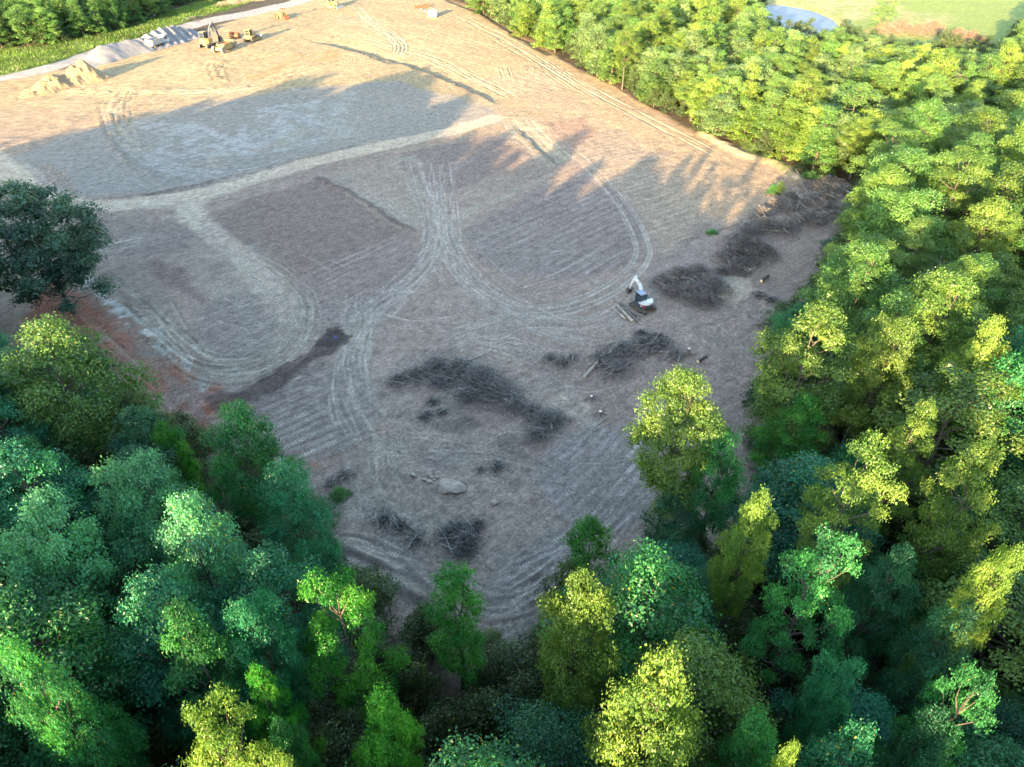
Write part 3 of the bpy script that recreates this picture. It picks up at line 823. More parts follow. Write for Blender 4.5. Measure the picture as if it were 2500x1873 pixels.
for i in range(26):                                # stray arcs
    cx, cy = rng.uniform(640, 1350), rng.uniform(560, 1000)
    a = rng.uniform(-0.6, 0.6)
    L = rng.uniform(40, 140)
    bend = rng.uniform(-30, 30)
    dx, dy = math.cos(a) * L, math.sin(a) * L * 0.6
    bundle([(cx - dx, cy - dy), (cx, cy + bend), (cx + dx, cy + dy)], 1, 0.2, 1.9, 0.42, (0.42, 0.36, 0.295), rng.uniform(0.15, 0.4), 0.02, rng.uniform(0.2, 0.9), 200 + i)

# the wet seep cuts across the newer passes
region([(440, 855), (520, 845), (640, 775), (690, 740), (725, 705), (755, 725), (700, 770), (640, 810), (560, 860), (470, 890)], DAMP, 0.8, 0.4, 1.3, 1.8, 23, stones=0.1)
region([(430, 850), (520, 850), (560, 830), (520, 900), (450, 905)], (0.19, 0.09, 0.065), 0.7, 0.5, 1.4, 2.0, 128, patch=0.6)
region([(700, 712), (730, 700), (758, 725), (725, 750), (690, 742)], (0.075, 0.057, 0.048), 0.85, 0.4, 1.0, 1.5, 25, stones=0)
# disturbed rough ground: small clods in relief
w, m = region_mask([(0, 190), (220, 200), (260, 260), (240, 300), (60, 330), (0, 290)], 2, 3, 8, 60)
HT[w] += m * (0.22 * np.maximum(0, fbm(GX[w] / 1.6, GY[w] / 3.2, 3, 61)))
w, m = region_mask([(860, 820), (1450, 720), (1640, 640), (1680, 820), (1500, 900), (1240, 960), (1000, 1180), (760, 1100)], 2, 3, 8, 62)
HT[w] += m * (0.16 * fbm(GX[w] / 0.9, GY[w] / 0.9, 3, 63) + 0.25 * fbm(GX[w] / 4, GY[w] / 4, 3, 64))
w, m = region_mask([(90, 345), (160, 380), (160, 425), (90, 400)], 1, 1.5, 4, 65)
HT[w] += m * 0.2 * np.abs(fbm(GX[w] / 0.8, GY[w] / 0.8, 3, 66))

w, m = region_mask([(0, 170), (420, 70), (640, 0), (980, 0), (1330, 190), (1720, 375), (1560, 480), (1200, 330), (1000, 180), (560, 200), (0, 340)], 2, 3, 8, 67)
_s, _t = FS[w], FT[w]
HT[w] += m * (0.05 * fbm(_s / 4, _t / 0.8, 3, 68) + 0.045 * fbm(GX[w] / 1.5, GY[w] / 1.5, 3, 69))
for i in range(34):                                # loose windrows and turning marks in the sunlit part
    cx, cy = rng.uniform(120, 1250), rng.uniform(40, 180)
    a = rng.normal(-0.35, 0.5)
    L = rng.uniform(20, 70)
    bundle([(cx - math.cos(a) * L, cy - math.sin(a) * L * 0.35), (cx, cy + rng.uniform(-7, 7)), (cx + math.cos(a) * L, cy + math.sin(a) * L * 0.35)], 1, 0.3, 2.2, 0.6, (0.47, 0.36, 0.21), 0.4, rng.uniform(0.03, 0.13), 0, 400 + i, berm=rng.uniform(0.02, 0.09))
_sp = rng.normal(0, 1, (NY, NX)).astype(np.float32)
C3 *= (1 + 0.13 * np.clip(_sp, -2, 2.5) * sstep(20, 30, GY))[..., None]
# grass verge, meadow, pond basin
VERGE = [(-80, 175), (-80, 110), (90, 100), (230, 72), (330, 40), (420, 5), (480, -40), (640, -60), (560, 0), (480, 25), (420, 40), (330, 75), (200, 105), (110, 140), (20, 160)]
region(VERGE, GRASS * 0.9, 1.0, 1.0, 1.5, 5, 70, stones=0)
MEADOW = [(1560, -160), (1640, 0), (1650, 60), (1760, 95), (1840, 80), (1900, 105), (2000, 120), (2140, 110), (2230, 70), (2500, 40), (2600, -200)]
region(MEADOW, (0.25, 0.32, 0.085), 1.0, 3.0, 3.0, 12, 71, stones=0)
region([(1620, -10), (1900, -30), (1960, 20), (1830, 45), (1840, 75), (1740, 90), (1650, 60)], (0.50, 0.40, 0.22), 0.9, 3.0, 4.0, 10, 72, patch=0.6)
region([(1900, 20), (2050, 30), (2040, 60), (1930, 55)], (0.46, 0.38, 0.2), 0.6, 3.0, 5.0, 8, 73, patch=0.4)
region([(1540, 255), (1590, 280), (1680, 340), (1730, 380), (1700, 375), (1610, 330)], GRASS, 0.7, 0.8, 1.5, 3, 74, patch=0.4)
POND_C, POND_R = Q(1728, 40), (10.5, 24.0)
dd = np.hypot((GX - POND_C[0]) / POND_R[0], (GY - POND_C[1]) / POND_R[1])
HT -= 1.2 * (1 - sstep(0.85, 1.15, dd))

GH = HT.astype(np.float32)
def ground_z(x, y):
    i = int(np.clip(np.searchsorted(gx, x) - 1, 0, NX - 2))
    j = int(np.clip(np.searchsorted(gy, y) - 1, 0, NY - 2))
    tx, ty = (x - gx[i]) / (gx[i + 1] - gx[i]), (y - gy[j]) / (gy[j + 1] - gy[j])
    return float((GH[j, i] * (1 - tx) + GH[j, i + 1] * tx) * (1 - ty) + (GH[j + 1, i] * (1 - tx) + GH[j + 1, i + 1] * tx) * ty)

vv = np.stack([GX, GY, GH], -1).reshape(-1, 3)
a = (np.arange(NY - 1)[:, None] * NX + np.arange(NX - 1)[None]).ravel()
ff = np.stack([a, a + 1, a + NX + 1, a + NX], 1)
gm = mesh_np('ground', vv, ff, M['ground'], smooth=True)
ca = gm.attributes.new('Col', 'FLOAT_COLOR', 'POINT')
ca.data.foreach_set('color', np.concatenate([np.clip(C3, 0.01, 0.9), np.ones((NY, NX, 1), np.float32)], 2).astype(np.float32).ravel())
ta = gm.attributes.new('tread', 'FLOAT_VECTOR', 'POINT')
ta.data.foreach_set('vector', np.stack([PH, TM, STN], -1).astype(np.float32).ravel())
fa = gm.attributes.new('flow', 'FLOAT_VECTOR', 'POINT')
fa.data.foreach_set('vector', np.stack([FS, FT, FA], -1).astype(np.float32).ravel())
tag(ob('ground', gm), kind='structure')
del vv, ff, a

# pond
mbp = MB()
pr = []
for i in range(40):
    t = 2 * math.pi * i / 40
    k = 1 + 0.05 * math.sin(3 * t + 1) + 0.03 * math.sin(5 * t)
    pr.append((POND_C[0] + POND_R[0] * k * math.cos(t), POND_C[1] + POND_R[1] * k * math.sin(t)))
mbp.slab(pr, -0.9, -0.45)
tag(mbp.build('pond', M['pond']), kind='structure')

# ------------------------------------------------------------------ trees: prototypes
def tube(path, radii, n=6):
    path = np.asarray(path, float)
    V, F = [], []
    for i, p in enumerate(path):
        d = path[min(i + 1, len(path) - 1)] - path[max(i - 1, 0)]
        d = d / (np.linalg.norm(d) + 1e-9)
        a = np.cross(d, (0.31, 0.87, 0.12) if abs(d[2]) > 0.8 else (0, 0, 1.0))
        a /= np.linalg.norm(a) + 1e-9
        b = np.cross(d, a)
        for k in range(n):
            t = 2 * math.pi * k / n
            V.append(p + (a * math.cos(t) + b * math.sin(t)) * radii[i])
    for i in range(len(path) - 1):
        for k in range(n):
            k2 = (k + 1) % n
            F.append((i * n + k, i * n + k2, (i + 1) * n + k2, (i + 1) * n + k))
    return V, F

class Tubes:
    def __init__(s): s.V, s.F, s.n = [], [], 0
    def add(s, path, radii, n=5):
        V, F = tube(path, radii, n)
        s.V += V
        s.F += [tuple(i + s.n for i in f) for f in F]
        s.n += len(V)
    def mesh(s, name, mat):
        return mesh_np(name, np.array(s.V), np.array(s.F), mat, smooth=True)

def leaf_cloud(name, centers, normals, sizes, mat, r, flat=0.5, aspect=0.62, tint=None):
    """kite-shaped leaves, folded a little along the midrib"""
    n = len(centers)
    rd = r.normal(0, 1, (n, 3))
    nn = normals + rd * flat
    nn /= np.linalg.norm(nn, axis=1)[:, None] + 1e-9
    t = np.cross(nn, r.normal(0, 1, (n, 3)))
    t /= np.linalg.norm(t, axis=1)[:, None] + 1e-9
    b = np.cross(nn, t)
    s = sizes[:, None]
    c = centers
    v0 = c - t * s * 0.5
    v1 = c + b * s * aspect * 0.5 + nn * s * 0.10 + t * s * 0.06
    v2 = c + t * s * 0.5 - nn * s * 0.08
    v3 = c - b * s * aspect * 0.5 + nn * s * 0.10 + t * s * 0.06
    V = np.stack([v0, v1, v2, v3], 1).reshape(-1, 3)
    F = np.arange(n * 4).reshape(n, 4)
    me = mesh_np(name, V, F, mat)
    lv = np.ones((n, 4), np.float32)
    lv[:, :3] = r.random((n, 3))
    if tint is not None:
        lv[:, 0] = 0.55 * lv[:, 0] + 0.45 * tint
        lv[:, 1] = 0.45 * lv[:, 1] + 0.55 * tint
    at = me.attributes.new('lv', 'FLOAT_COLOR', 'FACE')
    at.data.foreach_set('color', lv.ravel())
    return me

def make_tree(seed, H, rad, base, nl, lr, nleaf, lsize, prof='round', mat='leaf', flatten=0.72, lean=0.0, bark='bark', inner=0.5, droop=0.0, fill=22):
    r = np.random.default_rng(seed)
    nleaf, lsize = int(nleaf * 1.15), lsize * 0.92
    z0 = H * base
    def R_at(t):
        if prof == 'round': return rad * max(0.0, math.sin(math.pi * (0.14 + 0.84 * t))) ** 0.7
        if prof == 'wide': return rad * max(0.0, math.sin(math.pi * (0.22 + 0.72 * t))) ** 0.5
        if prof == 'cone': return rad * (1.02 - t) ** 0.75
        if prof == 'column': return rad * (0.62 + 0.38 * math.sin(math.pi * (0.1 + 0.8 * t))) * (1 if t < 0.85 else 0.7)
        return rad
    # lobes spread by best candidate
    L = []
    while len(L) < nl:
        best, bd = None, -1
        for _ in range(8):
            t = r.random() ** 0.9
            a = r.uniform(0, 2 * math.pi)
            q = r.uniform(inner, 1.0)
            p = np.array((R_at(t) * q * math.cos(a), R_at(t) * q * math.sin(a), z0 + (H - z0 - lr * 0.6) * t - droop * q * q))
            d = min([np.linalg.norm((p - x) * (1, 1, 1.25)) for x in L], default=9)
            if d > bd: best, bd = p, d
        L.append(best)
    L.append(np.array((0, 0, H - lr * 0.7)))
    L = np.array(L)
    wob = 1 + 0.16 * r.normal(0, 1, len(L))
    L[:, :2] *= wob[:, None]
    # trunk + limbs
    T = Tubes()
    kink = r.normal(0, 0.012 * H, (6, 2)).cumsum(0) * 0.6
    tz = np.linspace(-0.4, H * 0.88, 7)
    tp = np.array([(0, 0, tz[0])] + [(kink[i][0] + lean * tz[i + 1], kink[i][1], tz[i + 1]) for i in range(6)])
    tr0 = 0.013 * H + 0.05
    T.add(tp, [tr0 * 1.35] + [tr0 * (1 - 0.9 * k / 6) for k in range(1, 7)], 7)
    def trunk_at(z):
        return np.array([np.interp(z, tp[:, 2], tp[:, 0]), np.interp(z, tp[:, 2], tp[:, 1]), z])
    for p in L:
        d = math.hypot(p[0], p[1])
        zs = max(z0 * 0.75, p[2] - d * r.uniform(0.5, 0.95))
        zs = min(zs, H * 0.85)
        s0 = trunk_at(zs)
        mid = s0 * 0.5 + p * 0.5 + np.array((0, 0, -0.12 * d)) + r.normal(0, 0.25, 3)
        e = p + (p - s0) * 0.1
        rr = 0.25 * tr0 * (0.6 + 0.7 * r.random())
        T.add([s0, mid, e], [rr, rr * 0.65, rr * 0.2], 4)
    trunk = T.mesh('trunk', M[bark])
    # leaf clusters: small sprays over each lobe, oversized inner leaves added to block light through it
    per = max(6, int(nleaf / len(L) / 26))
    cs, ns, ls, lt = [], [], [], []
    for p in L:
        tint = r.random()
        l = lr * r.uniform(0.7, 1.25)
        k = max(5, int(per * (l / lr) ** 2))
        d = r.normal(0, 1, (k, 3))
        d[:, 2] = np.abs(d[:, 2]) * 1.15 - 0.5 * r.random(k)
        d /= np.linalg.norm(d, axis=1)[:, None]
        cc = p + d * l * r.uniform(0.70, 1.04, (k, 1)) * (1, 1, flatten)
        m_ = 26
        sp = 0.23 * lr
        leaf = np.repeat(cc, m_, 0) + r.normal(0, 1, (k * m_, 3)) * (sp, sp, sp * 0.55)
        cs.append(leaf)
        ns.append(np.repeat(d * 0.8 + (0, 0, 0.55), m_, 0))
        ls.append(lsize * r.uniform(0.55, 1.35, k * m_))
        lt.append(np.full(k * m_, tint))
        ki = int(fill)
        di = r.normal(0, 1, (ki, 3))
        di /= np.linalg.norm(di, axis=1)[:, None]
        cs.append(p + di * l * r.uniform(0.15, 0.62, (ki, 1)) * (1, 1, flatten))
        ns.append(di + (0, 0, 0.4))
        ls.append(np.full(ki, lr * 0.55) * r.uniform(0.6, 1.1, ki))
        lt.append(np.full(ki, tint))
    cs, ns, ls = np.concatenate(cs), np.concatenate(ns), np.concatenate(ls)
    cs[:, 0] += lean * cs[:, 2]
    crown = leaf_cloud('crown', cs, ns, ls, M[mat], r, flat=0.72, tint=np.concatenate(lt))
    return dict(H=H, r=rad * 1.05 + lr * 0.5, trunk=trunk, crown=crown)

PROTO = {}
PROTO['oak'] = make_tree(1, 18, 6.2, 0.2, 66, 1.6, 26000, 0.30, 'wide', inner=0.25, fill=40)
PROTO['round'] = make_tree(2, 20, 4.4, 0.44, 46, 1.30, 24000, 0.22, 'round')
PROTO['round2'] = make_tree(3, 20, 4.6, 0.42, 42, 1.45, 24000, 0.235, 'round', 'leaf_turning')
PROTO['round3'] = make_tree(14, 20, 4.6, 0.46, 36, 1.55, 23000, 0.25, 'wide')
PROTO['column'] = make_tree(4, 20, 2.7, 0.16, 46, 1.05, 18000, 0.21, 'column')
PROTO['open'] = make_tree(5, 21, 4.3, 0.44, 34, 1.15, 17000, 0.22, 'wide', inner=0.4, flatten=0.55, fill=12)
PROTO['tier'] = make_tree(6, 20, 4.5, 0.36, 44, 1.25, 22000, 0.22, 'round', flatten=0.5, droop=0.8)
PROTO['soft'] = make_tree(8, 18, 3.8, 0.25, 42, 1.4, 24000, 0.17, 'round', flatten=0.9)
PROTO['young'] = make_tree(9, 12, 2.6, 0.03, 34, 1.0, 9500, 0.24, 'cone', fill=14)
PROTO['young2'] = make_tree(10, 12, 3.0, 0.05, 34, 1.15, 10500, 0.25, 'round', fill=16)
PROTO['young3'] = make_tree(12, 13, 2.6, 0.08, 30, 1.1, 9500, 0.24, 'round', inner=0.35, fill=14)
PROTO['young4'] = make_tree(22, 11, 3.4, 0.06, 30, 1.35, 10500, 0.27, 'wide', inner=0.3, fill=16)
PROTO['poplar'] = make_tree(13, 14, 2.0, 0.06, 32, 0.9, 9000, 0.23, 'cone', inner=0.3, fill=14)
PROTO['cedar'] = make_tree(15, 9, 2.1, 0.03, 34, 0.7, 9000, 0.16, 'cone', flatten=1.0, inner=0.4)
PROTO['sapling'] = make_tree(16, 12, 2.7, 0.62, 11, 1.1, 6000, 0.2, 'wide', flatten=0.55, inner=0.3)
PROTO['shrub'] = make_tree(17, 3.2, 1.5, 0.02, 14, 0.7, 3000, 0.16, 'wide', inner=0.2, fill=10)
PROTO['shrub2'] = make_tree(18, 4.5, 1.6, 0.04, 16, 0.75, 3400, 0.17, 'round', inner=0.2, fill=10)

def make_dead(seed, H, spread):
    r = np.random.default_rng(seed)
    T = Tubes()
    def grow_(p, d, L, rad, depth):
        n = 4
        pts = [p]
        for i in range(n):
            d = d + r.normal(0, 0.13, 3)
            d /= np.linalg.norm(d)
            pts.append(pts[-1] + d * L / n)
        T.add(pts, [rad * (1 - 0.55 * i / n) for i in range(n + 1)], 5 if depth < 2 else 3)
        if depth >= 4: return
        for k in range(3 if depth else 7):
            j = r.integers(1 + (depth == 0), n + 1)
            a = r.uniform(0, 6.28)
            q = np.array((math.cos(a), math.sin(a), 0)) * spread * r.uniform(0.6, 1.2)
            nd = d * 0.7 + q + (0, 0, 0.25)
            grow_(pts[j], nd / np.linalg.norm(nd), L * r.uniform(0.42, 0.62), rad * 0.5, depth + 1)
    grow_(np.array((0, 0, -0.3)), np.array((0, 0, 1.0)), H * 0.72, 0.012 * H + 0.03, 0)
    return T.mesh('trunk', M['bark_pale'])
DEAD = [make_dead(31, 10, 0.8), make_dead(32, 7, 1.0)]

PAL = dict(
    yg=(0.092, 0.172, 0.032), yg2=(0.072, 0.168, 0.038), green=(0.032, 0.155, 0.050), bright=(0.040, 0.195, 0.024),
    teal=(0.026, 0.155, 0.082), pale=(0.062, 0.215, 0.115), dark=(0.034, 0.080, 0.056), lime=(0.120, 0.200, 0.036),
    lime2=(0.098, 0.190, 0.046), olive=(0.085, 0.130, 0.040), sage=(0.110, 0.190, 0.070), cedar=(0.022, 0.052, 0.026), deep=(0.028, 0.112, 0.056))

TREES = []          # (x, y, r) of everything planted
def plant(kind, x, y, h, rad, color, label, cat='tree', group=None, name=None, rz=None):
    P = PROTO[kind]
    e = empty(name or {'oak': 'oak_tree', 'cedar': 'cedar_tree', 'sapling': 'sapling', 'shrub': 'shrub', 'shrub2': 'shrub', 'young': 'young_tree', 'young2': 'young_tree', 'young3': 'young_tree', 'young4': 'young_tree', 'poplar': 'young_tree'}.get(kind, 'broadleaf_tree'),
              (x, y, ground_z(x, y) - 0.05), random.uniform(0, 6.28) if rz is None else rz)
    s = rad / P['r']
    e.scale = (s, s, h / P['H'])
    tag(e, label, cat, group)
    for part in ('trunk', 'crown'):
        o = ob(part, P[part], e)
        c = PAL[color] if isinstance(color, str) else color
        o.color = (*c, 1)
    TREES.append((x, y, rad))
    return e

# ------------------------------------------------------------------ the trees one can tell apart
# crown centre x, crown top y, half width (photo, 2212 px wide), height m, kind, colour, label
BIG = [
    (28, 392, 150, 18, 'oak', 'dark', 'dark blue-green spreading oak standing alone at the left edge of the field'),
    (85, 700, 150, 21, 'round2', 'yg2', 'large broadleaf tree with sunlit yellow-green top below the dark oak at left'),
    (268, 850, 72, 14, 'open', 'olive', 'thin olive-green tree leaning over the reddish cut bank at left'),
    (497, 878, 104, 19, 'round2', 'green', 'round green tree with turning leaves standing out against the tread-marked soil'),
    (605, 1005, 92, 18, 'soft', 'teal', 'soft fine-leaved teal tree at the lower left edge of the clearing'),
    (285, 985, 112, 20, 'round3', 'pale', 'pale large-leaved tree behind the lower left canopy front'),
    (385, 1080, 118, 22, 'round2', 'pale', 'pale large-leaved tree with yellowing sprays in the lower left canopy'),
    (55, 1085, 128, 22, 'round3', 'pale', 'pale tree with sunlit sprays at the left edge of the picture'),
    (50, 945, 72, 17, 'tier', 'green', 'mid-green tree between the sunlit tree and the pale one at left edge'),
    (348, 915, 50, 15, 'round', 'bright', 'small bright green crown squeezed beside the round turning tree'),
    (370, 1300, 110, 23, 'tier', 'green', 'green tree with bright lower boughs in the lower left wood'),
    (520, 1298, 82, 21, 'round3', 'teal', 'silvery teal tree beside the green one in the lower left wood'),
    (545, 1440, 70, 20, 'tier', 'bright', 'bright green tree above the sunlit yellow crown at the bottom left'),
    (430, 1535, 120, 26, 'open', 'yg', 'sunlit yellow open crown with bare grey forks at the bottom left'),
    (715, 1245, 112, 21, 'open', 'bright', 'bright green tree with its pale leaning trunk showing, lower left of centre'),
    (15, 1395, 92, 25, 'round2', 'green', 'green tree with yellow flecks in the bottom left corner'),
    (818, 1520, 88, 20, 'round3', 'bright', 'fresh green tree at the bottom edge left of the dirt track'),
    (980, 1238, 74, 14, 'column', 'bright', 'bright green narrow tree standing at the bottom of the clearing'),
    (1258, 1243, 112, 22, 'round', 'yg', 'tree with glowing yellow top just right of the dirt track end'),
    (1440, 1425, 148, 25, 'round2', 'yg', 'broad sunlit yellow tree at the bottom centre right'),
    (1490, 812, 122, 21, 'round', 'yg', 'tall tree with flat yellow-lit top standing in the clearing right of centre'),
    (1568, 940, 66, 17, 'round3', 'green', 'green crown joined to the right side of the flat-topped yellow tree'),
    (1470, 1060, 70, 12, 'soft', 'deep', 'dark vine-covered lower tree under the flat-topped yellow tree'),
    (1785, 652, 128, 21, 'tier', 'yg', 'large yellow-lit tree with visible branches at the right edge of the clearing'),
    (1955, 688, 78, 20, 'round3', 'yg', 'rounded yellow-lit crown right of the large yellow tree'),
    (1745, 850, 82, 15, 'tier', 'bright', 'shaded green tree below the large yellow tree'),
    (1650, 1068, 66, 21, 'round', 'yg', 'slim tree with small yellow-lit top right of the flat-topped yellow tree'),
    (1890, 962, 108, 22, 'open', 'yg', 'open crown of scattered yellow tufts in the right wood'),
    (2010, 862, 66, 20, 'tier', 'yg', 'narrow yellow-lit crown in the middle of the right wood'),
    (2150, 952, 98, 22, 'tier', 'yg', 'big yellow-lit tree with pale forked trunk near the right edge'),
    (1800, 1158, 104, 23, 'open', 'green', 'tree with yellow-tipped sprays above drooping green boughs, lower right'),
    (1932, 358, 78, 18, 'round', 'yg', 'round sunlit tree just beyond the felled brush at the clearing corner'),
    (1282, 1128, 66, 12, 'sapling', 'bright', 'thin-stemmed green sapling leaning out over the clearing floor'),
    (2200, 1185, 62, 23, 'round3', 'yg', 'yellow-lit crown cut by the right edge of the picture'),
    (2140, 1455, 82, 23, 'open', 'green', 'green tree with a few yellow sprays in the lower right corner'),
    (1840, 1428, 66, 20, 'round3', 'teal', 'pale bluish tree in the shaded lower right wood'),
    (1650, 1562, 82, 21, 'round3', 'green', 'green tree at the bottom edge right of the broad yellow one'),
    (1712, 1618, 58, 24, 'round2', 'yg', 'yellow-lit top just entering at the bottom edge'),
    (1865, 1580, 104, 22, 'round2', 'teal', 'teal tree along the bottom edge of the lower right wood'),
    (2030, 1560, 80, 20, 'round3', 'deep', 'dark tree at the bottom edge near the right corner'),
    (600, 1560, 66, 20, 'round', 'green', 'green tree at the bottom edge right of the yellow open crown'),
    (160, 1160, 80, 17, 'round', 'deep', 'shaded dark tree between the two pale trees at left'),
    (2100, 1300, 80, 19, 'soft', 'deep', 'dark tree in the shaded pocket of the lower right wood'),
    (1500, 1240, 80, 15, 'soft', 'deep', 'dark low tree below the bare grey brush at the clearing edge'),
    (1960, 1180, 80, 18, 'tier', 'deep', 'shaded tree right of the yellow-tipped drooping one'),
    (2090, 560, 70, 19, 'round', 'yg', 'sunlit crown below the dead pale tree in the right wood'),
    (2150, 700, 66, 20, 'round3', 'lime', 'sunlit light green crown high on the right edge'),
    (1900, 540, 60, 13, 'round3', 'bright', 'green shaded tree behind the large yellow tree at the clearing edge'),
    (2000, 470, 66, 17, 'tier', 'lime2', 'light green crown below the round sunlit tree'),
    (2160, 430, 80, 18, 'round', 'lime', 'broad sunlit crown at the right edge beside the dead pale tree'),
    (2060, 330, 70, 17, 'round3', 'lime2', 'sunlit crown behind the round sunlit tree at the clearing corner'),
]
for (x, y, hw, h, kind, colr, lab) in BIG:
    u, v = (x * K - 1250) / FPX, (y * K - 936.5) / FPX
    z = (CAM_H - h) / (SP + v * CP)
    rad = hw * K / FPX * z
    plant(kind, u * z, z * (CP - v * SP) , h, rad, colr, lab)

# ------------------------------------------------------------------ scatter for the woods
CLEAR_PX = [(-60, 170), (160, 135), (420, 55), (640, -40), (980, -40), (1000, 5), (1170, 100), (1330, 190), (1500, 282), (1650, 340), (1735, 375), (1850, 415), (1825, 500), (1790, 600), (1740, 650), (1660, 700),
            (1650, 860), (1640, 1040), (1560, 1130), (1420, 1160), (1370, 1230), (1260, 1260), (1180, 1290), (1160, 1400), (1150, 1560), (1080, 1670), (960, 1670), (990, 1520), (1010, 1330), (900, 1330), (760, 1250), (690, 1190), (700, 1050), (620, 980),
            (500, 940), (350, 930), (230, 850), (110, 700), (-400, 690), (-400, 170)]
CLEAR_PX = [(a * K, b * K) for a, b in CLEAR_PX]
MEAD_VIEW = [(a * K, b * K) for a, b in [(1645, -60), (1655, 15), (1690, 45), (1735, 72), (1775, 70), (1812, 48), (1850, 62), (1888, 64), (1890, 88), (2130, 97), (2165, 68), (2230, 55), (2280, 40), (2280, -80)]]
MEAD_W = [Q(*p) for p in MEADOW]
VERGE_W = [Q(*p) for p in VERGE]
SITE_W = [Q(*p) for p in SITE]
LEFT_LINE = [(-168, 12), (-125, 54), (-105, 72), (-82, 84), (-70, 78)]

def wood_ok(x, y, h, rad):
    px, py = proj(x, y, 0)
    if inpoly(x, y, MEAD_W) or inpoly(x, y, VERGE_W): return False
    if inpoly(px, py, CLEAR_PX) and -420 < px < 2550 and py < 1900: return False
    tx, ty = proj(x, y, h)
    m = FPX * rad / max(8, (y * CP + (CAM_H - h) * SP))
    for qx, qy in ((tx, ty), (tx - m * 0.8, ty + m * 0.6), (tx + m * 0.8, ty + m * 0.6), ((tx + px) / 2 - m, (ty + py) / 2), ((tx + px) / 2 + m, (ty + py) / 2)):
        if -420 < qx < 2520 and -60 < qy < 1900 and (inpoly(qx, qy, CLEAR_PX) or inpoly(qx, qy, MEAD_VIEW)): return False
    return True

def left_limit(x, y):
    """west of the site the woods end along this line"""
    if x > -60 or y < 10: return True
    for (x1, y1), (x2, y2) in zip(LEFT_LINE[:-1], LEFT_LINE[1:]):
        if x1 <= x <= x2:
            return y < y1 + (y2 - y1) * (x - x1) / (x2 - x1)
    return x > -70 and y < 78

TIPS = [G(*p) for p in ((-500, 470), (-200, 400), (0, 345), (300, 285), (440, 255), (588, 211), (596, 240), (820, 166), (800, 228), (860, 222), (1072, 139), (1062, 225), (1100, 245), (1205, 150), (1190, 285), (1245, 290), (1378, 243), (1400, 270), (1475, 375), (1500, 340), (1588, 308), (1640, 335), (1660, 420), (1690, 470), (1715, 550), (1780, 535), (1812, 470), (1890, 432), (2000, 462))]
def tall_limit(x, y):
    """how tall a tree may stand here for its evening shadow to end on the observed shadow line"""
    dx, dy = math.sin(SHADOW_AZ), math.cos(SHADOW_AZ)
    best = None
    for (x1, y1), (x2, y2) in zip(TIPS[:-1], TIPS[1:]):
        ex, ey = x2 - x1, y2 - y1
        det = dx * (-ey) + dy * ex
        if abs(det) < 1e-9: continue
        t = ((x1 - x) * (-ey) + (y1 - y) * ex) / det
        u = (dx * (y1 - y) - dy * (x1 - x)) / det
        if t > 0 and 0 <= u <= 1 and (best is None or t < best): best = t
    return None if best is None else best * math.tan(SUN_EL)

def near(x, y, d):
    for a, b, c in TREES:
        if (a - x) ** 2 + (b - y) ** 2 < (d * 0.5 + c * 0.62) ** 2: return True
    return False

SC = []
def scatter(xr_, yr_, tries, hr, rr, test, kinds, zone):
    for _ in range(tries):
        x, y = rng.uniform(*xr_), rng.uniform(*yr_)
        if not test(x, y): continue
        h, rad = rng.uniform(*hr), rng.uniform(*rr)
        if zone in ('low', 'right', 'right_low'):
            hl = tall_limit(x, y)
            if hl is not None:
                if hl < 8: continue
                h = min(h, hl)
        if near(x, y, rad * 1.25): continue
        if not wood_ok(x, y, h, rad): continue
        k, c = kinds[rng.integers(len(kinds))]
        if zone == 'right' and y > 50 and c in ('green', 'teal'): c = 'yg2'
        TREES.append((x, y, rad))
        SC.append((x, y, h, rad, k, c, zone))

def zone_upright(x, y):       # young wood right of the field, up to the pond
    return x > -25 and y > 100 and x > -22 + (270 - y) * 0.42 - 8 and x < 230
def zone_right(x, y):
    return x > 8 and y < 105 and y > -12
def zone_topleft(x, y):
    return x < -95 and y > 165 and inpoly(*proj(x, y, 0), [(-700, 260), (-60 * K, 118 * K), (90 * K, 102 * K), (230 * K, 72 * K), (330 * K, 40 * K), (430 * K, 0), (520 * K, -60), (-700, -120)])
def zone_low(x, y):
    return left_limit(x, y) and x < 8 and y < 85
# forest edge right of the field: a close row of young trees
edge = smooth_path([(1010, 0), (1090, 52), (1170, 98), (1260, 145), (1340, 188), (1430, 235), (1520, 285), (1600, 325), (1680, 352), (1735, 372)], 4.2)
for i, p in enumerate(edge):
    x, y = p[0] + rng.uniform(4.3, 5.5), p[1] + rng.uniform(0.5, 2.0)
    h, rad = rng.uniform(6.5, 11.5), rng.uniform(2.6, 3.8)
    if near(x, y, rad * 0.9): continue
    TREES.append((x, y, rad))
    SC.append((x, y, h, rad, ['young2', 'young', 'young4', 'young3'][rng.integers(4)], ['lime', 'lime2', 'sage', 'yg'][rng.integers(4)], 'edge'))
scatter((8, 80), (-5, 105), 900, (14.5, 21), (3.6, 5.4), zone_right, [('round', 'yg'), ('round3', 'green'), ('tier', 'yg'), ('round2', 'teal'), ('tier', 'yg2'), ('round', 'green'), ('open', 'yg')], 'right')  # green and teal stand for shaded trees, yg for sunlit: light in leaf colour
scatter((8, 95), (-12, 105), 800, (7, 12.5), (2.6, 3.8), zone_right, [('round', 'deep'), ('soft', 'deep'), ('round3', 'green'), ('tier', 'teal')], 'right_low')
scatter((-75, 8), (-15, 75), 1500, (18.5, 22), (3.4, 4.6), zone_low, [('round', 'green'), ('round3', 'pale'), ('round2', 'green'), ('tier', 'teal')], 'low')
scatter((-75, 8), (-15, 75), 1500, (12, 17), (2.6, 3.8), zone_low, [('round', 'deep'), ('soft', 'teal'), ('round3', 'deep'), ('tier', 'teal'), ('round2', 'green')], 'low')
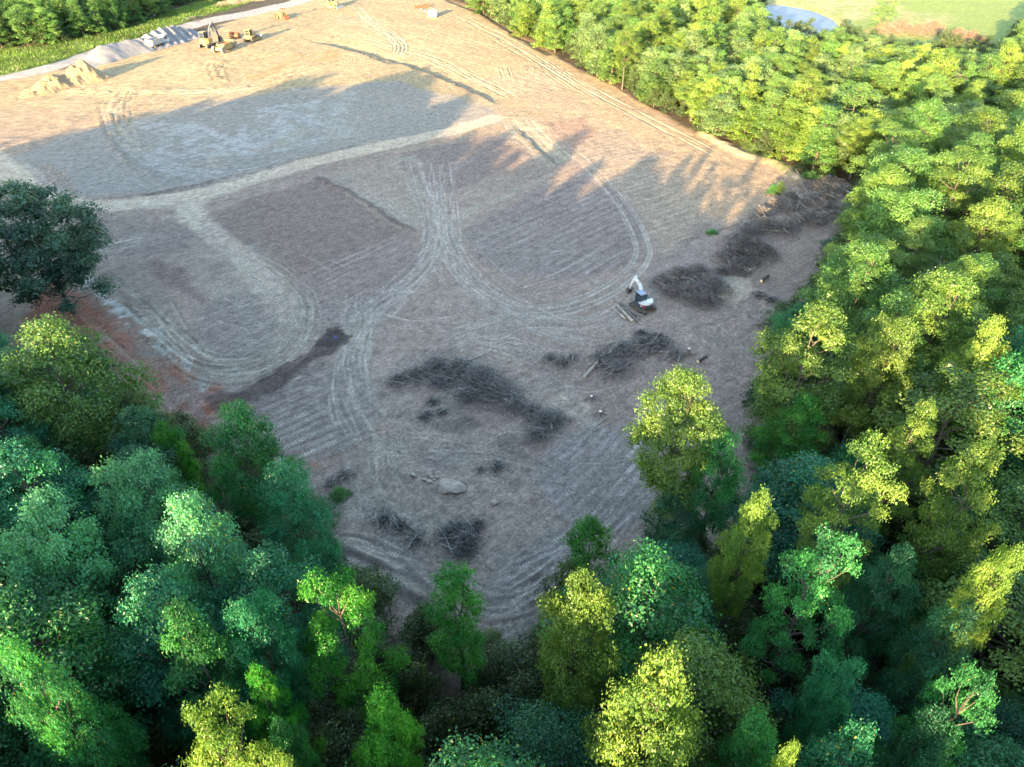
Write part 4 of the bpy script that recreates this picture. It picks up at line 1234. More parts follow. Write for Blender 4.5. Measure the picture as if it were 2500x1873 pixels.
scatter((-25, 190), (100, 290), 6000, (7.5, 14), (2.6, 4.6), zone_upright, [('young4', 'lime'), ('young4', 'sage'), ('young', 'lime'), ('young2', 'lime'), ('young3', 'lime2'), ('poplar', 'lime2'), ('young2', 'sage'), ('round', 'lime'), ('young', 'yg2'), ('round3', 'lime2'), ('young3', 'yg')], 'upright')
scatter((-240, -90), (165, 300), 1500, (8, 13), (2.6, 3.8), zone_topleft, [('young2', 'lime2'), ('cedar', 'cedar'), ('young3', 'lime'), ('cedar', 'cedar'), ('young', 'yg2'), ('young4', 'yg2')], 'topleft')

def in_view(x, y, h):
    for z in (h, h * 0.6):
        px, py = proj(x, y, z)
        if -60 < px < 2560 and -60 < py < 1950: return True
    return False
FORM = dict(young4='spreading', young='cone-shaped', young2='bushy', young3='slender', poplar='spire-shaped', round='full-crowned', round2='broad', round3='loose-crowned', tier='tiered', soft='fine-leaved', open='open', cedar='cedar')
TINT = dict(pale='pale green', olive='olive', dark='dark', lime='lime green', lime2='light green', sage='sage green', yg='yellow-green', yg2='warm green', green='green', bright='bright green', teal='bluish green', deep='dark green', cedar='dark')
MARKS = [('the pond', Q(1728, 60)), ('the rust-brown brush windrow', Q(2010, 95)), ('the lone meadow tree', Q(1897, 60)), ('the sandy bank', Q(1720, 380)),
         ('the middle field edge', Q(1330, 190)), ('the far field edge', Q(1090, 50)), ('the dead pale tree', Q(2085, 400)), ('the round corner tree', Q(1932, 480)),
         ('the large yellow tree', Q(1785, 900)), ('the yellow-tufted crown', Q(1890, 1300)), ('the forked yellow tree', Q(2150, 1300)), ('the flat-topped tree', Q(1490, 1300)),
         ('the right picture edge', Q(2212, 700)), ('the top right corner', Q(2212, 150)), ('the broad yellow tree', Q(1440, 1800)), ('the dark oak', Q(40, 700)),
         ('the pale-trunked tree', Q(715, 1560)), ('the pale trees', Q(300, 1400)), ('the bottom left corner', Q(60, 1640)), ('the grass verge', Q(200, 90)), ('the top left corner', Q(20, 40)),
         ('the gravel stockpile', Q(300, 70)), ('the top picture edge', Q(1350, 0)), ('the bottom right corner', Q(2150, 1640)), ('the dirt track', Q(1110, 1560))]
ZN = dict(edge='lining the field', right='in the right wood', right_low='in the shady right wood', low='in the lower left wood', upright='in the young wood', topleft='beyond the verge')
def describe(x, y, h, k, c, z):
    mk = min(MARKS, key=lambda q: (q[1][0] - x) ** 2 + (q[1][1] - y) ** 2)
    size = 'small' if h < 10.5 else '' if h > 13 else ''
    lab = ' '.join(('%s %s %s tree %s near %s' % (size, FORM[k], TINT[c], ZN[z], mk[0])).split())
    return lab, 'trees %s near %s' % (ZN[z], mk[0])
vis = [s for s in SC if in_view(s[0], s[1], s[2])]
vis.sort(key=lambda s: -(s[3] * s[2]) / ((s[1] * CP + CAM_H * SP) ** 2))
for (x, y, h, rad, k, c, z) in vis[:290]:
    lab, grp = describe(x, y, h, k, c, z)
    plant(k, x, y, h, rad * (1.25 if z in ('upright', 'edge') else 1.1), c, lab, group=grp)
    TREES.pop()

# the rest of the woods, and the woods behind and left of the camera that throw the long shadows: one mass
REST = [s for s in SC if not in_view(s[0], s[1], s[2])] + vis[290:]
def shade_wood(tries, xr_, yr_, test, hr, rr):
    for _ in range(tries):
        x, y = rng.uniform(*xr_), rng.uniform(*yr_)
        if not test(x, y): continue
        h, rad = rng.uniform(*hr), rng.uniform(*rr)
        hl = tall_limit(x, y)
        if hl is not None:
            if hl < 9: continue
            h = min(rng.uniform(0.86, 1.0) * hl, 27) if hl < 30 else h
        d_ = y * CP + (CAM_H - h) * SP
        mg = FPX * rad * 1.3 / max(d_, 6)
        if d_ > 1 and any(-mg < proj(x, y, z_)[0] < 2500 + mg and -mg < proj(x, y, z_)[1] < 1873 + mg for z_ in (h, h * 0.7, h * 0.4)): continue
        if near(x, y, rad * 0.7): continue
        px, py = proj(x, y, h * 0.5)
        TREES.append((x, y, rad))
        REST.append((x, y, h, rad, ['round', 'round3', 'oak', 'round2'][rng.integers(4)], 'green', 'off'))
for (x, y, h, rad) in () and ((-125, 52, 25, 5.5), (-104, 70, 25, 5.5), (-81, 80, 25, 4.5), (-140, 36, 24, 5.5), (-156, 20, 24, 6), (-116, 60, 23, 5), (-92, 74, 21, 5), (-46, 40, 22, 4)):
    if not near(x, y, rad * 0.6):
        TREES.append((x, y, rad)); REST.append((x, y, h, rad, 'round3', 'green', 'off'))
shade_wood(1500, (-70, 14), (-30, 14), lambda x, y: True, (22.5, 26), (4.6, 5.8))
shade_wood(900, (-110, -55), (20, 80), lambda x, y: left_limit(x, y), (22, 25), (4.6, 5.8))
shade_wood(9000, (-175, 60), (-90, 84), lambda x, y: left_limit(x, y) and not (inpoly(x, y, SITE_W)), (19, 25), (4.0, 5.5))

KEYS = sorted(PROTO)
pc, pt = bpy.data.collections.new('crown_kinds'), bpy.data.collections.new('trunk_kinds')
for i, k in enumerate(KEYS):
    for part, cc in (('crown', pc), ('trunk', pt)):
        o = bpy.data.objects.new('kind_%02d_%s' % (i, part), PROTO[k][part])
        o.color = (*PAL['lime' if k in ('young', 'young2', 'young3', 'young4', 'poplar') else 'cedar' if k == 'cedar' else 'deep' if k.startswith('shrub') else 'green'], 1)
        cc.objects.link(o)

def gn_scatter(name, pts, label, cat, kind='stuff'):
    """pts: (x,y,z,rot,sx,sz,idx)"""
    me = bpy.data.meshes.new(name)
    P = np.array(pts, np.float32)
    me.vertices.add(len(P))
    me.vertices.foreach_set('co', P[:, :3].ravel())
    a1 = me.attributes.new('rot', 'FLOAT_VECTOR', 'POINT')
    a1.data.foreach_set('vector', np.stack([0 * P[:, 3], 0 * P[:, 3], P[:, 3]], 1).astype(np.float32).ravel())
    a2 = me.attributes.new('scl', 'FLOAT_VECTOR', 'POINT')
    a2.data.foreach_set('vector', np.stack([P[:, 4], P[:, 4], P[:, 5]], 1).astype(np.float32).ravel())
    a3 = me.attributes.new('idx', 'INT', 'POINT')
    a3.data.foreach_set('value', P[:, 6].astype(np.int32))
    o = ob(name, me)
    tag(o, label, cat, kind=kind)
    ng = bpy.data.node_groups.new(name + '_nodes', 'GeometryNodeTree')
    ng.interface.new_socket('Geometry', in_out='INPUT', socket_type='NodeSocketGeometry')
    ng.interface.new_socket('Geometry', in_out='OUTPUT', socket_type='NodeSocketGeometry')
    gi, go = ng.nodes.new('NodeGroupInput'), ng.nodes.new('NodeGroupOutput')
    jn = ng.nodes.new('GeometryNodeJoinGeometry')
    def attr(n, t):
        q = ng.nodes.new('GeometryNodeInputNamedAttribute')
        q.data_type = t
        q.inputs['Name'].default_value = n
        return [s for s in q.outputs if s.enabled and s.name == 'Attribute'][0]
    er = ng.nodes.new('FunctionNodeEulerToRotation')
    ng.links.new(attr('rot', 'FLOAT_VECTOR'), er.inputs[0])
    sc_, ix = attr('scl', 'FLOAT_VECTOR'), attr('idx', 'INT')
    for cc in (pc, pt):
        ci = ng.nodes.new('GeometryNodeCollectionInfo')
        ci.inputs['Collection'].default_value = cc
        ci.inputs['Separate Children'].default_value = True
        ci.inputs['Reset Children'].default_value = True
        ip = ng.nodes.new('GeometryNodeInstanceOnPoints')
        ng.links.new(gi.outputs[0], ip.inputs['Points'])
        ng.links.new(ci.outputs[0], ip.inputs['Instance'])
        ip.inputs['Pick Instance'].default_value = True
        ng.links.new(ix, ip.inputs['Instance Index'])
        ng.links.new(er.outputs[0], ip.inputs['Rotation'])
        ng.links.new(sc_, ip.inputs['Scale'])
        ng.links.new(ip.outputs[0], jn.inputs[0])
    ng.links.new(jn.outputs[0], go.inputs[0])
    md = o.modifiers.new('scatter', 'NODES')
    md.node_group = ng
    return o

def gpts(L):
    return [(x, y, ground_z(x, y), rng.uniform(0, 6.28), 1.15 * rad / PROTO[k]['r'], h / PROTO[k]['H'], KEYS.index(k)) for (x, y, h, rad, k, c, z) in L]
wl = gn_scatter('woodland', gpts([q for q in REST if q[6] != 'upright']), 'outlying green trees of the woods around the clearing', 'woodland')
wl.color = (*PAL['yg2'], 1)
wl = gn_scatter('woodland', gpts([q for q in REST if q[6] == 'upright']), 'smallest lime green trees filling the young wood towards the pond', 'woodland')
wl.color = (*PAL['lime2'], 1)

# undergrowth on the wood floor
UG = []
def under(n, xr_, yr_, test, lim=1.0):
    for _ in range(n):
        x, y = rng.uniform(*xr_), rng.uniform(*yr_)
        if not test(x, y): continue
        px, py = proj(x, y, 1.5)
        if not (-80 < px < 2580 and -80 < py < 1980): continue
        if (inpoly(px, py, CLEAR_PX) and py < 1430 * K) or (inpoly(*proj(x, y, 0), CLEAR_PX) and py < 1430 * K) or inpoly(x, y, MEAD_W) or inpoly(x, y, VERGE_W): continue
        k = 'shrub' if rng.random() < 0.6 else 'shrub2'
        s = rng.uniform(0.6, 1.5)
        UG.append((x, y, ground_z(x, y), rng.uniform(0, 6.28), s, s * rng.uniform(0.7, 1.3), KEYS.index(k)))
under(1500, (-60, 80), (8, 60), lambda x, y: True)
under(1300, (10, 110), (50, 130), zone_right)
under(2600, (-25, 180), (100, 290), zone_upright)
under(700, (-200, -90), (170, 290), zone_topleft)
gn_scatter('undergrowth', UG, 'shrubs and saplings covering the wood floor', 'undergrowth').color = (0.05, 0.085, 0.03, 1)

# lone trees and dead trees
def dead_tree(i, px, py, h, label, name='dead_tree', group=None):
    x, y = Q(px, py)
    e = empty(name, (x, y, ground_z(x, y)), rng.uniform(0, 6.28))
    k = h / (10 if i == 0 else 7)
    e.scale = (k, k, k)
    tag(e, label, 'dead tree' if name == 'dead_tree' else 'bush')
    ob('trunk', DEAD[i], e)
dead_tree(0, 2085, 455, 11, 'bare pale dead tree standing among sunlit crowns in the right wood')
dead_tree(1, 70, 62, 9, 'grey leafless tree in the wood beyond the grass verge')
dead_tree(0, 2040, 250, 10, 'bare pale snag in the upper right wood')
dead_tree(0, 1905, 300, 9, 'slim bare snag rising from the young wood behind the sandy bank')
dead_tree(0, 1960, 800, 13, 'bare forked snag in the dark gap right of the large yellow tree')
dead_tree(1, 1395, 1290, 4.5, 'grey leafless bush at the lower right edge of the clearing', 'bare_bush')
dead_tree(1, 1360, 1320, 3.8, 'smaller grey leafless bush left of the other bare bush', 'bare_bush')
x, y = Q(1897, 66); plant('young2', x, y, 11, 4.2, 'sage', 'lone rounded tree standing at the meadow edge right of the pond')
x, y = Q(735, 1265); plant('poplar', x, y, 7.5, 1.2, 'deep', 'thin dark vine-wrapped sapling at the lower left edge of the clearing', name='sapling')
for (px, py, h, rad, c, lab) in ((1682, 420, 2.2, 1.5, 'yg', 'sunlit yellow-green shrub below the sandy bank'), (1668, 418, 1.6, 1.2, 'bright', 'green shrub left of the sunlit one below the sandy bank'),
        (1538, 505, 0.7, 1.1, 'bright', 'low green tuft at the tip of the brush piles beside the tree shadow'), (1832, 490, 4.2, 2.2, 'dark', 'dark leafy bush at the wood edge beyond the brush piles'),
        (1800, 540, 1.9, 2.5, 'deep', 'fallen leafy crown lying at the right wood edge'), (1845, 555, 2.6, 1.6, 'bright', 'green bush right of the fallen leafy crown'), (1800, 577, 1.4, 1.1, 'bright', 'small green bush above the puddle at the wood edge'),
        (735, 1075, 1.3, 1.2, 'bright', 'small green shrub growing in the pale soil near the boulders'), (765, 1330, 3.2, 1.8, 'deep', 'rounded dark shrub at the bottom left of the clearing'),
        (1060, 1390, 1.6, 1.3, 'olive', 'low olive shrub on the left side of the dirt track'), (1070, 1470, 2.0, 1.3, 'green', 'green shrub beside the end of the dirt track'), (1165, 1490, 2.0, 1.0, 'deep', 'dark shrub on the right side of the dirt track'),
        (1610, 520, 1.0, 1.0, 'olive', 'brownish low shrub among the brush piles'), (1690, 1050, 2.6, 1.6, 'deep', 'dark shrub under the trees at the right clearing edge')):
    x, y = Q(px, py)
    plant('shrub', x, y, h, rad, c, lab, cat='shrub')

# ------------------------------------------------------------------ grass verge blades
def blades(name, poly, n, h0, h1, label):
    poly = [Q(*p) for p in poly]
    xs, ys = [p[0] for p in poly], [p[1] for p in poly]
    pts = []
    while len(pts) < n:
        X, Y = rng.uniform(min(xs), max(xs), n), rng.uniform(min(ys), max(ys), n)
        for x, y in zip(X, Y):
            if inpoly(x, y, poly):
                px, py = proj(x, y, 0)
                if -60 < px < 2560 and py > -80: pts.append((x, y, ground_z(x, y)))
                if len(pts) >= n: break
    p = np.array(pts)
    a = rng.uniform(0, 6.28, n)
    h = rng.uniform(h0, h1, n) * (0.75 + 0.5 * fbm(p[:, 0] / 4, p[:, 1] / 4, 3, 90))
    wd = h * 0.16
    d = np.stack([np.cos(a), np.sin(a), 0 * a], 1)
    tip = p + np.stack([rng.normal(0, 0.22, n) * h, rng.normal(0, 0.22, n) * h, h], 1)
    mid = p + (tip - p) * 0.55
    V = np.stack([p - d * wd[:, None] * 0.5, p + d * wd[:, None] * 0.5, mid + d * wd[:, None] * 0.45, tip], 1).reshape(-1, 3)
    me = mesh_np(name, V, np.arange(4 * n).reshape(n, 4), M['grass'])
    lv = np.ones((n, 4), np.float32)
    lv[:, :3] = rng.random((n, 3))
    lv[:, 0] = np.clip(0.5 + 0.5 * fbm(p[:, 0] / 5, p[:, 1] / 5, 3, 91) + rng.normal(0, 0.15, n), 0, 1)
    me.attributes.new('lv', 'FLOAT_COLOR', 'FACE').data.foreach_set('color', lv.ravel())
    tag(ob(name, me), label, 'grass', kind='stuff')
blades('verge_grass', VERGE, 42000, 0.35, 1.0, 'tall sunlit grass on the verge beside the gravel road')
blades('bank_grass', [(1540, 262), (1620, 305), (1690, 345), (1735, 378), (1690, 372), (1600, 325)], 1300, 0.15, 0.45, 'patchy grass along the bank at the field corner')

# ------------------------------------------------------------------ stockpiles
def heap(name, p0, p1, half, prof, mat, label, seed, rough=0.35, ribs=None, nl=90, nt=34, cat='pile'):
    """long heap between two ground points; prof = heights along it"""
    p0, p1 = np.array(p0), np.array(p1)
    L = np.linalg.norm(p1 - p0)
    d = (p1 - p0) / L
    nrm = np.array((d[1], -d[0]))
    c = (p0 + p1) / 2
    s = np.linspace(-half * 0.9, L + half * 0.9, nl)
    t = np.linspace(-1.15, 1.15, nt)
    S, T = np.meshgrid(s, t, indexing='ij')
    hm = np.interp(S, np.linspace(0, L, len(prof)), prof)
    end = sstep(-half * 0.9, half * 0.4, S) * sstep(-half * 0.9, half * 0.4, L - S)
    wv = T + 0.16 * fbm(S / 5, T * 0 + seed, 3, seed)
    core = np.clip(1 - np.abs(wv), 0, 1) ** 0.85
    Z = hm * end * core
    X2, Y2 = S, T * half
    nz = fbm(X2 / 2.2, Y2 / 2.2, 4, seed + 3)
    Z = Z * (1 + rough * nz) + rough * 0.6 * np.abs(fbm(X2 / 1.1, Y2 / 1.1, 3, seed + 5)) * sstep(0, 0.5, Z)
    if ribs:
        r0, gap, dep = ribs
        f = (S + 0.4 * fbm(T * 2, S / 6, 2, 4)) / gap
        saw = np.abs(f - np.floor(f) - 0.5) * 2
        Z = Z - dep * saw * sstep(r0 * L, r0 * L + 3, S) * sstep(0.3, 1.2, Z) * (T > -0.75)
    Z = np.where(core <= 0.001, -0.35, Z) - 0.05
    P = p0[None, None] + S[..., None] * d + (T * half)[..., None] * nrm
    gz = ground_z(*c)
    V = np.concatenate([P - c, (Z)[..., None]], -1).reshape(-1, 3)
    a = (np.arange(nl - 1)[:, None] * nt + np.arange(nt - 1)[None]).ravel()
    F = np.stack([a, a + nt, a + nt + 1, a + 1], 1)
    me = mesh_np(name, V, F, mat, smooth=True)
    o = ob(name, me, loc=(c[0], c[1], gz))
    tag(o, label, cat)
    return o
heap('gravel_stockpile', G(215, 152), G(466, 86), 6.0, [1.0, 3.2, 3.0, 2.8, 3.4, 4.2, 4.0, 2.5], M['gravel'], 'long grey gravel stockpile with scooped ribs beside the road', 5, rough=0.12, ribs=(0.42, 2.6, 0.75), nl=150)
heap('dirt_pile', G(88, 224), G(232, 190), 4.6, [1.0, 2.0, 3.2, 1.9, 3.2, 4.4, 3.2], M['soil_heap'], 'lumpy sandy dirt pile casting a long shadow at upper left', 9, rough=0.75, nl=110, nt=44)
heap('sand_heap', G(62, 236), G(96, 228), 2.6, [0.6, 0.9, 0.5], M['soil_heap'], 'low crumbled spill at the left foot of the dirt pile', 12, rough=0.5, nl=50, nt=26)
heap('spoil_bank', G(530, 14), G(640, -4), 3.2, [0.8, 1.4, 1.2, 1.6, 0.8], M['soil_heap'], 'pale rocky spoil bank beyond the verge at the top edge', 15, rough=0.5, nl=70, nt=30)

# ------------------------------------------------------------------ rocks
def rock(name, x, y, sx, sy, sz, rz, seed, label, group=None, mat='rock', sink=0.25):
    r = np.random.default_rng(seed)
    bm = bmesh.new()
    bmesh.ops.create_icosphere(bm, subdivisions=3, radius=1.0)
    pl = [(r.normal(0, 1, 3), r.uniform(0.52, 0.86)) for _ in range(12)]
    pl = [(a / np.linalg.norm(a), b) for a, b in pl]
    pl.append((np.array((0.05, 0.1, 0.99)), 0.62))
    for v in bm.verts:
        p = np.array(v.co)
        for a, b in pl:
            q = p @ a
            if q > b: p = p - a * (q - b) * 0.92
        p = p * (1 + 0.03 * math.sin(5 * p[0] + seed) + 0.03 * math.sin(7 * p[1]) + 0.015 * r.normal())
        v.co = (p[0] * sx, p[1] * sy, p[2] * sz)
    me = bpy.data.meshes.new(name)
    bm.to_mesh(me); bm.free()
    me.materials.append(M[mat])
    o = ob(name, me, loc=(x, y, ground_z(x, y) + sz * (1 - 2 * sink) * 0.62))
    o.rotation_euler = (0, 0, rz)
    tag(o, label, 'boulder' if sx > 0.8 else 'rock', group)
    return o
x, y = G(1097, 1196)
rock('boulder', x, y, 1.75, 1.0, 0.62, -0.3, 4, 'large flat tan boulder lying in the lower clearing')
RK = [(210, 215, 130, 'flat rock at the far left of the small rock heap'), (400, 290, 112, 'rounded rock at the front left of the small rock heap'), (490, 200, 150, 'long rock along the back of the small rock heap'),
      (480, 335, 132, 'flat front rock of the small rock heap'), (525, 255, 110, 'rock in the middle of the small rock heap'), (572, 315, 72, 'small rock between heap and large boulder'),
      (615, 268, 84, 'rock at the right of the heap beside the boulder'), (655, 172, 90, 'rock at the back right of the small rock heap'), (608, 205, 55, 'smallest rock at the back of the heap'), (540, 362, 48, 'stone chip in front of the rock heap')]
for i, (zx, zy, ww, lab) in enumerate(RK):
    x, y = G(980 + zx * 0.1416, 1130 + (zy + ww * 0.2) * 0.1416)
    k = ww * 0.1416 / FPX * 66 / 2
    rock('rock', x, y, k, k * 0.72, k * 0.66, random.uniform(-0.6, 0.6), 50 + i, lab, sink=0.12)
for i, (px, py, k, lab) in enumerate(((1068, 1090, 0.5, 'lump of reddish earth and stone right of the large boulder'), (1510, 985, 0.4, 'stone under the yellow tree on the clearing floor'), (1100, 780, 0.22, 'small stone left of the limb pile'))):
    x, y = Q(px, py)
    rock('rock', x, y, k, k * 0.8, k * 0.7, random.uniform(0, 3), 80 + i, lab)

# ------------------------------------------------------------------ brush piles, logs, slash
def stick_path(p, d, L, r, bend=0.12, n=3):
    pts = [np.array(p, float)]
    for i in range(n):
        d = d + r.normal(0, bend, 3)
        d /= np.linalg.norm(d)
        pts.append(pts[-1] + d * L / n)
    return pts

def brush(blobs, label, seed, dens=1.0, limbs=10, leafy=1.0, hk=0.8, twig='twig', leaf='deadleaf', name='brush_pile', limb_len=2.6, px2500=False, aim=None):
    r = np.random.default_rng(seed)
    B = []
    for (px, py, rad) in blobs:
        x, y = (G if px2500 else Q)(px, py)
        B.append((x, y, rad * 1.2))
    cx, cy = np.mean([b[0] for b in B]), np.mean([b[1] for b in B])
    cz = ground_z(cx, cy)
    root = empty(name, (cx, cy, cz))
    tag(root, label, 'brush pile')
    T = Tubes()
    lc, ln = [], []
    for (x, y, rad) in B:
        hz = rad * 0.75 * hk
        ns = int(62 * rad * rad * dens)
        for i in range(ns):
            a, q = r.uniform(0, 6.28), rad * abs(r.normal(0, 0.62))
            zt = hz * max(0.06, 1 - (q / rad) ** 2)
            p = (x - cx + q * math.cos(a), y - cy + q * math.sin(a), r.uniform(-0.05, 1.0) * zt)
            th = r.uniform(0, 6.28) if aim is None else aim + r.normal(0, 0.5)
            d = np.array((math.cos(th), math.sin(th), r.normal(0.05, 0.32)))
            d /= np.linalg.norm(d)
            L = r.uniform(0.5, 1.9)
            rr = r.uniform(0.010, 0.030)
            pts = stick_path(np.array(p) - d * L * 0.5, d, L, r, 0.2)
            for q_ in pts: q_[2] = max(q_[2], 0.02)
            T.add(pts, [rr, rr * 0.9, rr * 0.7, rr * 0.3], 3)
        nlv = int(330 * rad * rad * leafy)
        a, q = r.uniform(0, 6.28, nlv), rad * np.abs(r.normal(0, 0.52, nlv))
        zt = hz * np.clip(1 - (q / rad) ** 2, 0, 1) * (0.8 + 0.3 * r.random(nlv))
        lc.append(np.stack([x - cx + q * np.cos(a), y - cy + q * np.sin(a), zt * r.uniform(0.35, 1.05, nlv) + 0.03], 1))
        ln.append(np.tile((0, 0, 0.6), (nlv, 1)))
    tg = ob('twigs', T.mesh('twigs', M[twig]), root)
    tg['kind'] = 'stuff'
    if leafy > 0:
        lc, ln = np.concatenate(lc), np.concatenate(ln)
        fo = ob('withered_leaves', leaf_cloud('withered_leaves', lc, ln, r.uniform(0.10, 0.24, len(lc)), M[leaf], r, flat=0.9), root)
        fo['kind'] = 'stuff'
    for i in range(limbs):
        x, y, rad = B[r.integers(len(B))]
        a, q = r.uniform(0, 6.28), rad * 0.75 * math.sqrt(r.random())
        zt = rad * 0.62 * hk * (1 - (q / rad) ** 2)
        th = r.uniform(0, 6.28) if aim is None else aim + r.normal(0, 0.35)
        d = np.array((math.cos(th), math.sin(th), r.normal(0, 0.10)))
        L = limb_len * r.uniform(0.6, 1.3)
        rr = r.uniform(0.03, 0.07)
        T2 = Tubes()
        p = np.array((x - cx + q * math.cos(a), y - cy + q * math.sin(a), zt * 0.9 + 0.08)) - d * L * 0.5
        pts = stick_path(p, d, L, r, 0.10, 5)
        for q_ in pts: q_[2] = max(q_[2], 0.03)
        T2.add(pts, [rr * (1 - 0.13 * k) for k in range(6)], 5)
        for k in range(r.integers(1, 4)):
            j = r.integers(2, 5)
            dd = d + r.normal(0, 0.5, 3)
            T2.add(stick_path(pts[j], dd / np.linalg.norm(dd), L * 0.35, r, 0.15), [rr * 0.5, rr * 0.4, rr * 0.3, rr * 0.12], 4)
        ob('limb', T2.mesh('limb', M['limb'] if r.random() < 0.7 else M['twig']), root)
    return root

brush([(860, 826, 1.1), (900, 815, 1.5), (945, 800, 1.8), (990, 808, 2.2), (1035, 830, 2.6), (1075, 858, 2.1), (1112, 884, 1.4), (950, 832, 1.4), (1015, 860, 1.6)], 'long dark brush pile of leafy branches in the middle of the clearing', 1, limbs=22, aim=-0.3)
brush([(1172, 915, 1.7), (1162, 945, 1.2), (1200, 910, 1.2), (1150, 890, 1.0)], 'dark brush pile above the rock heap, right end of the long one', 2, limbs=8)
brush([(1295, 782, 1.5), (1340, 768, 2.1), (1385, 752, 1.9), (1425, 752, 1.5), (1330, 800, 1.5), (1460, 770, 1.0)], 'tangle of thick pale limbs and roots above the flat-topped yellow tree', 3, limbs=30, leafy=0.6, limb_len=3.0, aim=0.7)
brush([(1190, 778, 1.0), (1215, 788, 1.1), (1235, 775, 0.8)], 'small root tangle left of the pale limb pile', 4, limbs=10, leafy=0.5, limb_len=1.6)
brush([(1418, 740, 1.4), (1385, 728, 1.0)], 'dark twiggy heap behind the pale limb pile', 41, limbs=3, leafy=1.6)
brush([(1430, 612, 1.5), (1465, 606, 2.2), (1505, 606, 2.6), (1540, 628, 2.3), (1490, 640, 2.4), (1525, 655, 1.9), (1445, 635, 1.3)], 'largest dark brush pile right behind the white excavator', 5, limbs=22, hk=1.0)
brush([(1572, 562, 1.9), (1600, 545, 2.5), (1632, 548, 2.2), (1590, 582, 1.8), (1655, 552, 1.6)], 'dark brush pile with upright stems above the largest one', 6, limbs=14, hk=1.1)
brush([(1615, 505, 2.1), (1650, 495, 2.3), (1692, 498, 2.2), (1590, 522, 1.7)], 'brown brush pile crossed by a fallen pole', 7, limbs=12, leafy=0.8)
brush([(1712, 458, 2.2), (1745, 440, 2.2), (1738, 480, 2.2), (1762, 468, 1.7)], 'brush pile of grey felled saplings below the sandy bank', 8, limbs=18, leafy=0.5, aim=2.0)
brush([(1755, 408, 2.0), (1790, 398, 2.0), (1820, 418, 1.9), (1782, 428, 1.8)], 'grey windfall of trunks in the shaded clearing corner', 9, limbs=16, leafy=0.5, limb_len=4.0, aim=2.2)
brush([(1600, 590, 1.2), (1625, 570, 1.3), (1560, 590, 1.2)], 'low brush spilling right of the upright-stemmed pile', 61, limbs=6)
brush([(1705, 432, 1.9), (1675, 447, 1.9), (1645, 468, 1.9)], 'brush strip running up to the sandy bank', 62, limbs=10, leafy=0.7, aim=2.0)
brush([(1770, 480, 1.5), (1800, 470, 1.4), (1790, 450, 1.5)], 'grey slash heap in front of the dark leafy bush', 63, limbs=10, leafy=0.7)
brush([(1640, 640, 0.9), (1665, 650, 0.8)], 'small slash patch right of the pale soil', 64, limbs=4, hk=0.5)
brush([(1640, 1010, 1.0), (1650, 1045, 1.0), (1620, 960, 0.8)], 'slash strip along the wood edge right of the yellow tree', 65, limbs=6, hk=0.6)
brush([(985, 1150, 1.2), (1010, 1172, 1.4), (1000, 1195, 1.1), (965, 1160, 0.9), (1030, 1140, 0.9)], 'dark twig heap below the large boulder', 10, limbs=10, aim=-0.5)
brush([(830, 1125, 1.0), (865, 1140, 0.9), (900, 1165, 0.9)], 'thin grey slash heap left of the dark twig heap', 11, dens=0.7, limbs=8, leafy=0.7, hk=0.5)
brush([(935, 870, 0.9), (920, 900, 0.9), (955, 890, 0.7)], 'flattened slash left below the long brush pile', 12, dens=0.7, limbs=4, leafy=0.9, hk=0.4)
brush([(1075, 1010, 0.8), (1040, 1015, 0.5)], 'small dark slash patch right of the rock heap', 13, dens=0.7, limbs=3, leafy=0.9, hk=0.4)
brush([(745, 1030, 0.8), (715, 1045, 0.6)], 'dark uprooted stump with roots beside the soft teal tree', 14, limbs=8, leafy=0.5, limb_len=1.4, hk=1.0)
brush([(1910, 72, 4.0), (1945, 68, 4.0)], 'rust-brown dead brush heap at the meadow edge, left of three', 15, dens=0.35, limbs=6, leafy=0.6, leaf='rustleaf', limb_len=4)
brush([(1985, 75, 4.0), (2015, 70, 4.2)], 'rust-brown dead brush heap at the meadow edge, middle of three', 16, dens=0.35, limbs=6, leafy=0.6, leaf='rustleaf', limb_len=4)
brush([(2065, 84, 3.8), (2095, 90, 3.8), (2115, 96, 2.8)], 'rust-brown dead brush heap at the meadow edge, right of three', 17, dens=0.35, limbs=6, leafy=0.6, leaf='rustleaf', limb_len=4)

def log(p0, p1, r0, r1, label, name='log', mat='limb', z=0.0, z1=None, group=None, px=True, cut=True, seed=0, branches=0):
    a, b = (G(*p0), G(*p1)) if px else (p0, p1)
    za, zb = ground_z(*a) + r0 + z, ground_z(*b) + r1 + (z if z1 is None else z1)
    A, Bv = np.array((a[0], a[1], za)), np.array((b[0], b[1], zb))
    root = empty(name, tuple(A))
    tag(root, label, 'log' if name != 'stump' else 'stump', group)
    r = np.random.default_rng(seed)
    d = Bv - A
    n = 6
    L = np.linalg.norm(d)
    pts = [d * k / n + r.normal(0, 0.010 * L, 3) * (0 < k < n) * (1, 1, 0.4) for k in range(n + 1)]
    T = Tubes()
    T.add(pts, [r0 + (r1 - r0) * k / n for k in range(n + 1)], 9)
    for k in range(branches):
        j = r.integers(2, n)
        q = r.normal(0, 1, 3); q[2] = abs(q[2]) * 0.4
        q = q / np.linalg.norm(q)
        T.add(stick_path(pts[j], q, L * 0.12, r), [r1 * 0.6, r1 * 0.5, r1 * 0.4, r1 * 0.2], 4)
    ob('bark', T.mesh('log_bark', M[mat]), root)
    if cut:
        u = Vector(d / L)
        for e, rr, sg in ((pts[0], r0, -1), (pts[-1], r1, 1)):
            m = MB()
            m.cyl(Vector(e) - u * 0.02, Vector(e) + u * sg * 0.012, rr * 0.93, n=9)
            m.build('cut_end', M['cut'], root)
    return root
log((1478, 737), (1526, 781), 0.09, 0.14, 'crooked thin pole, leftmost of the logs by the white excavator', seed=1)
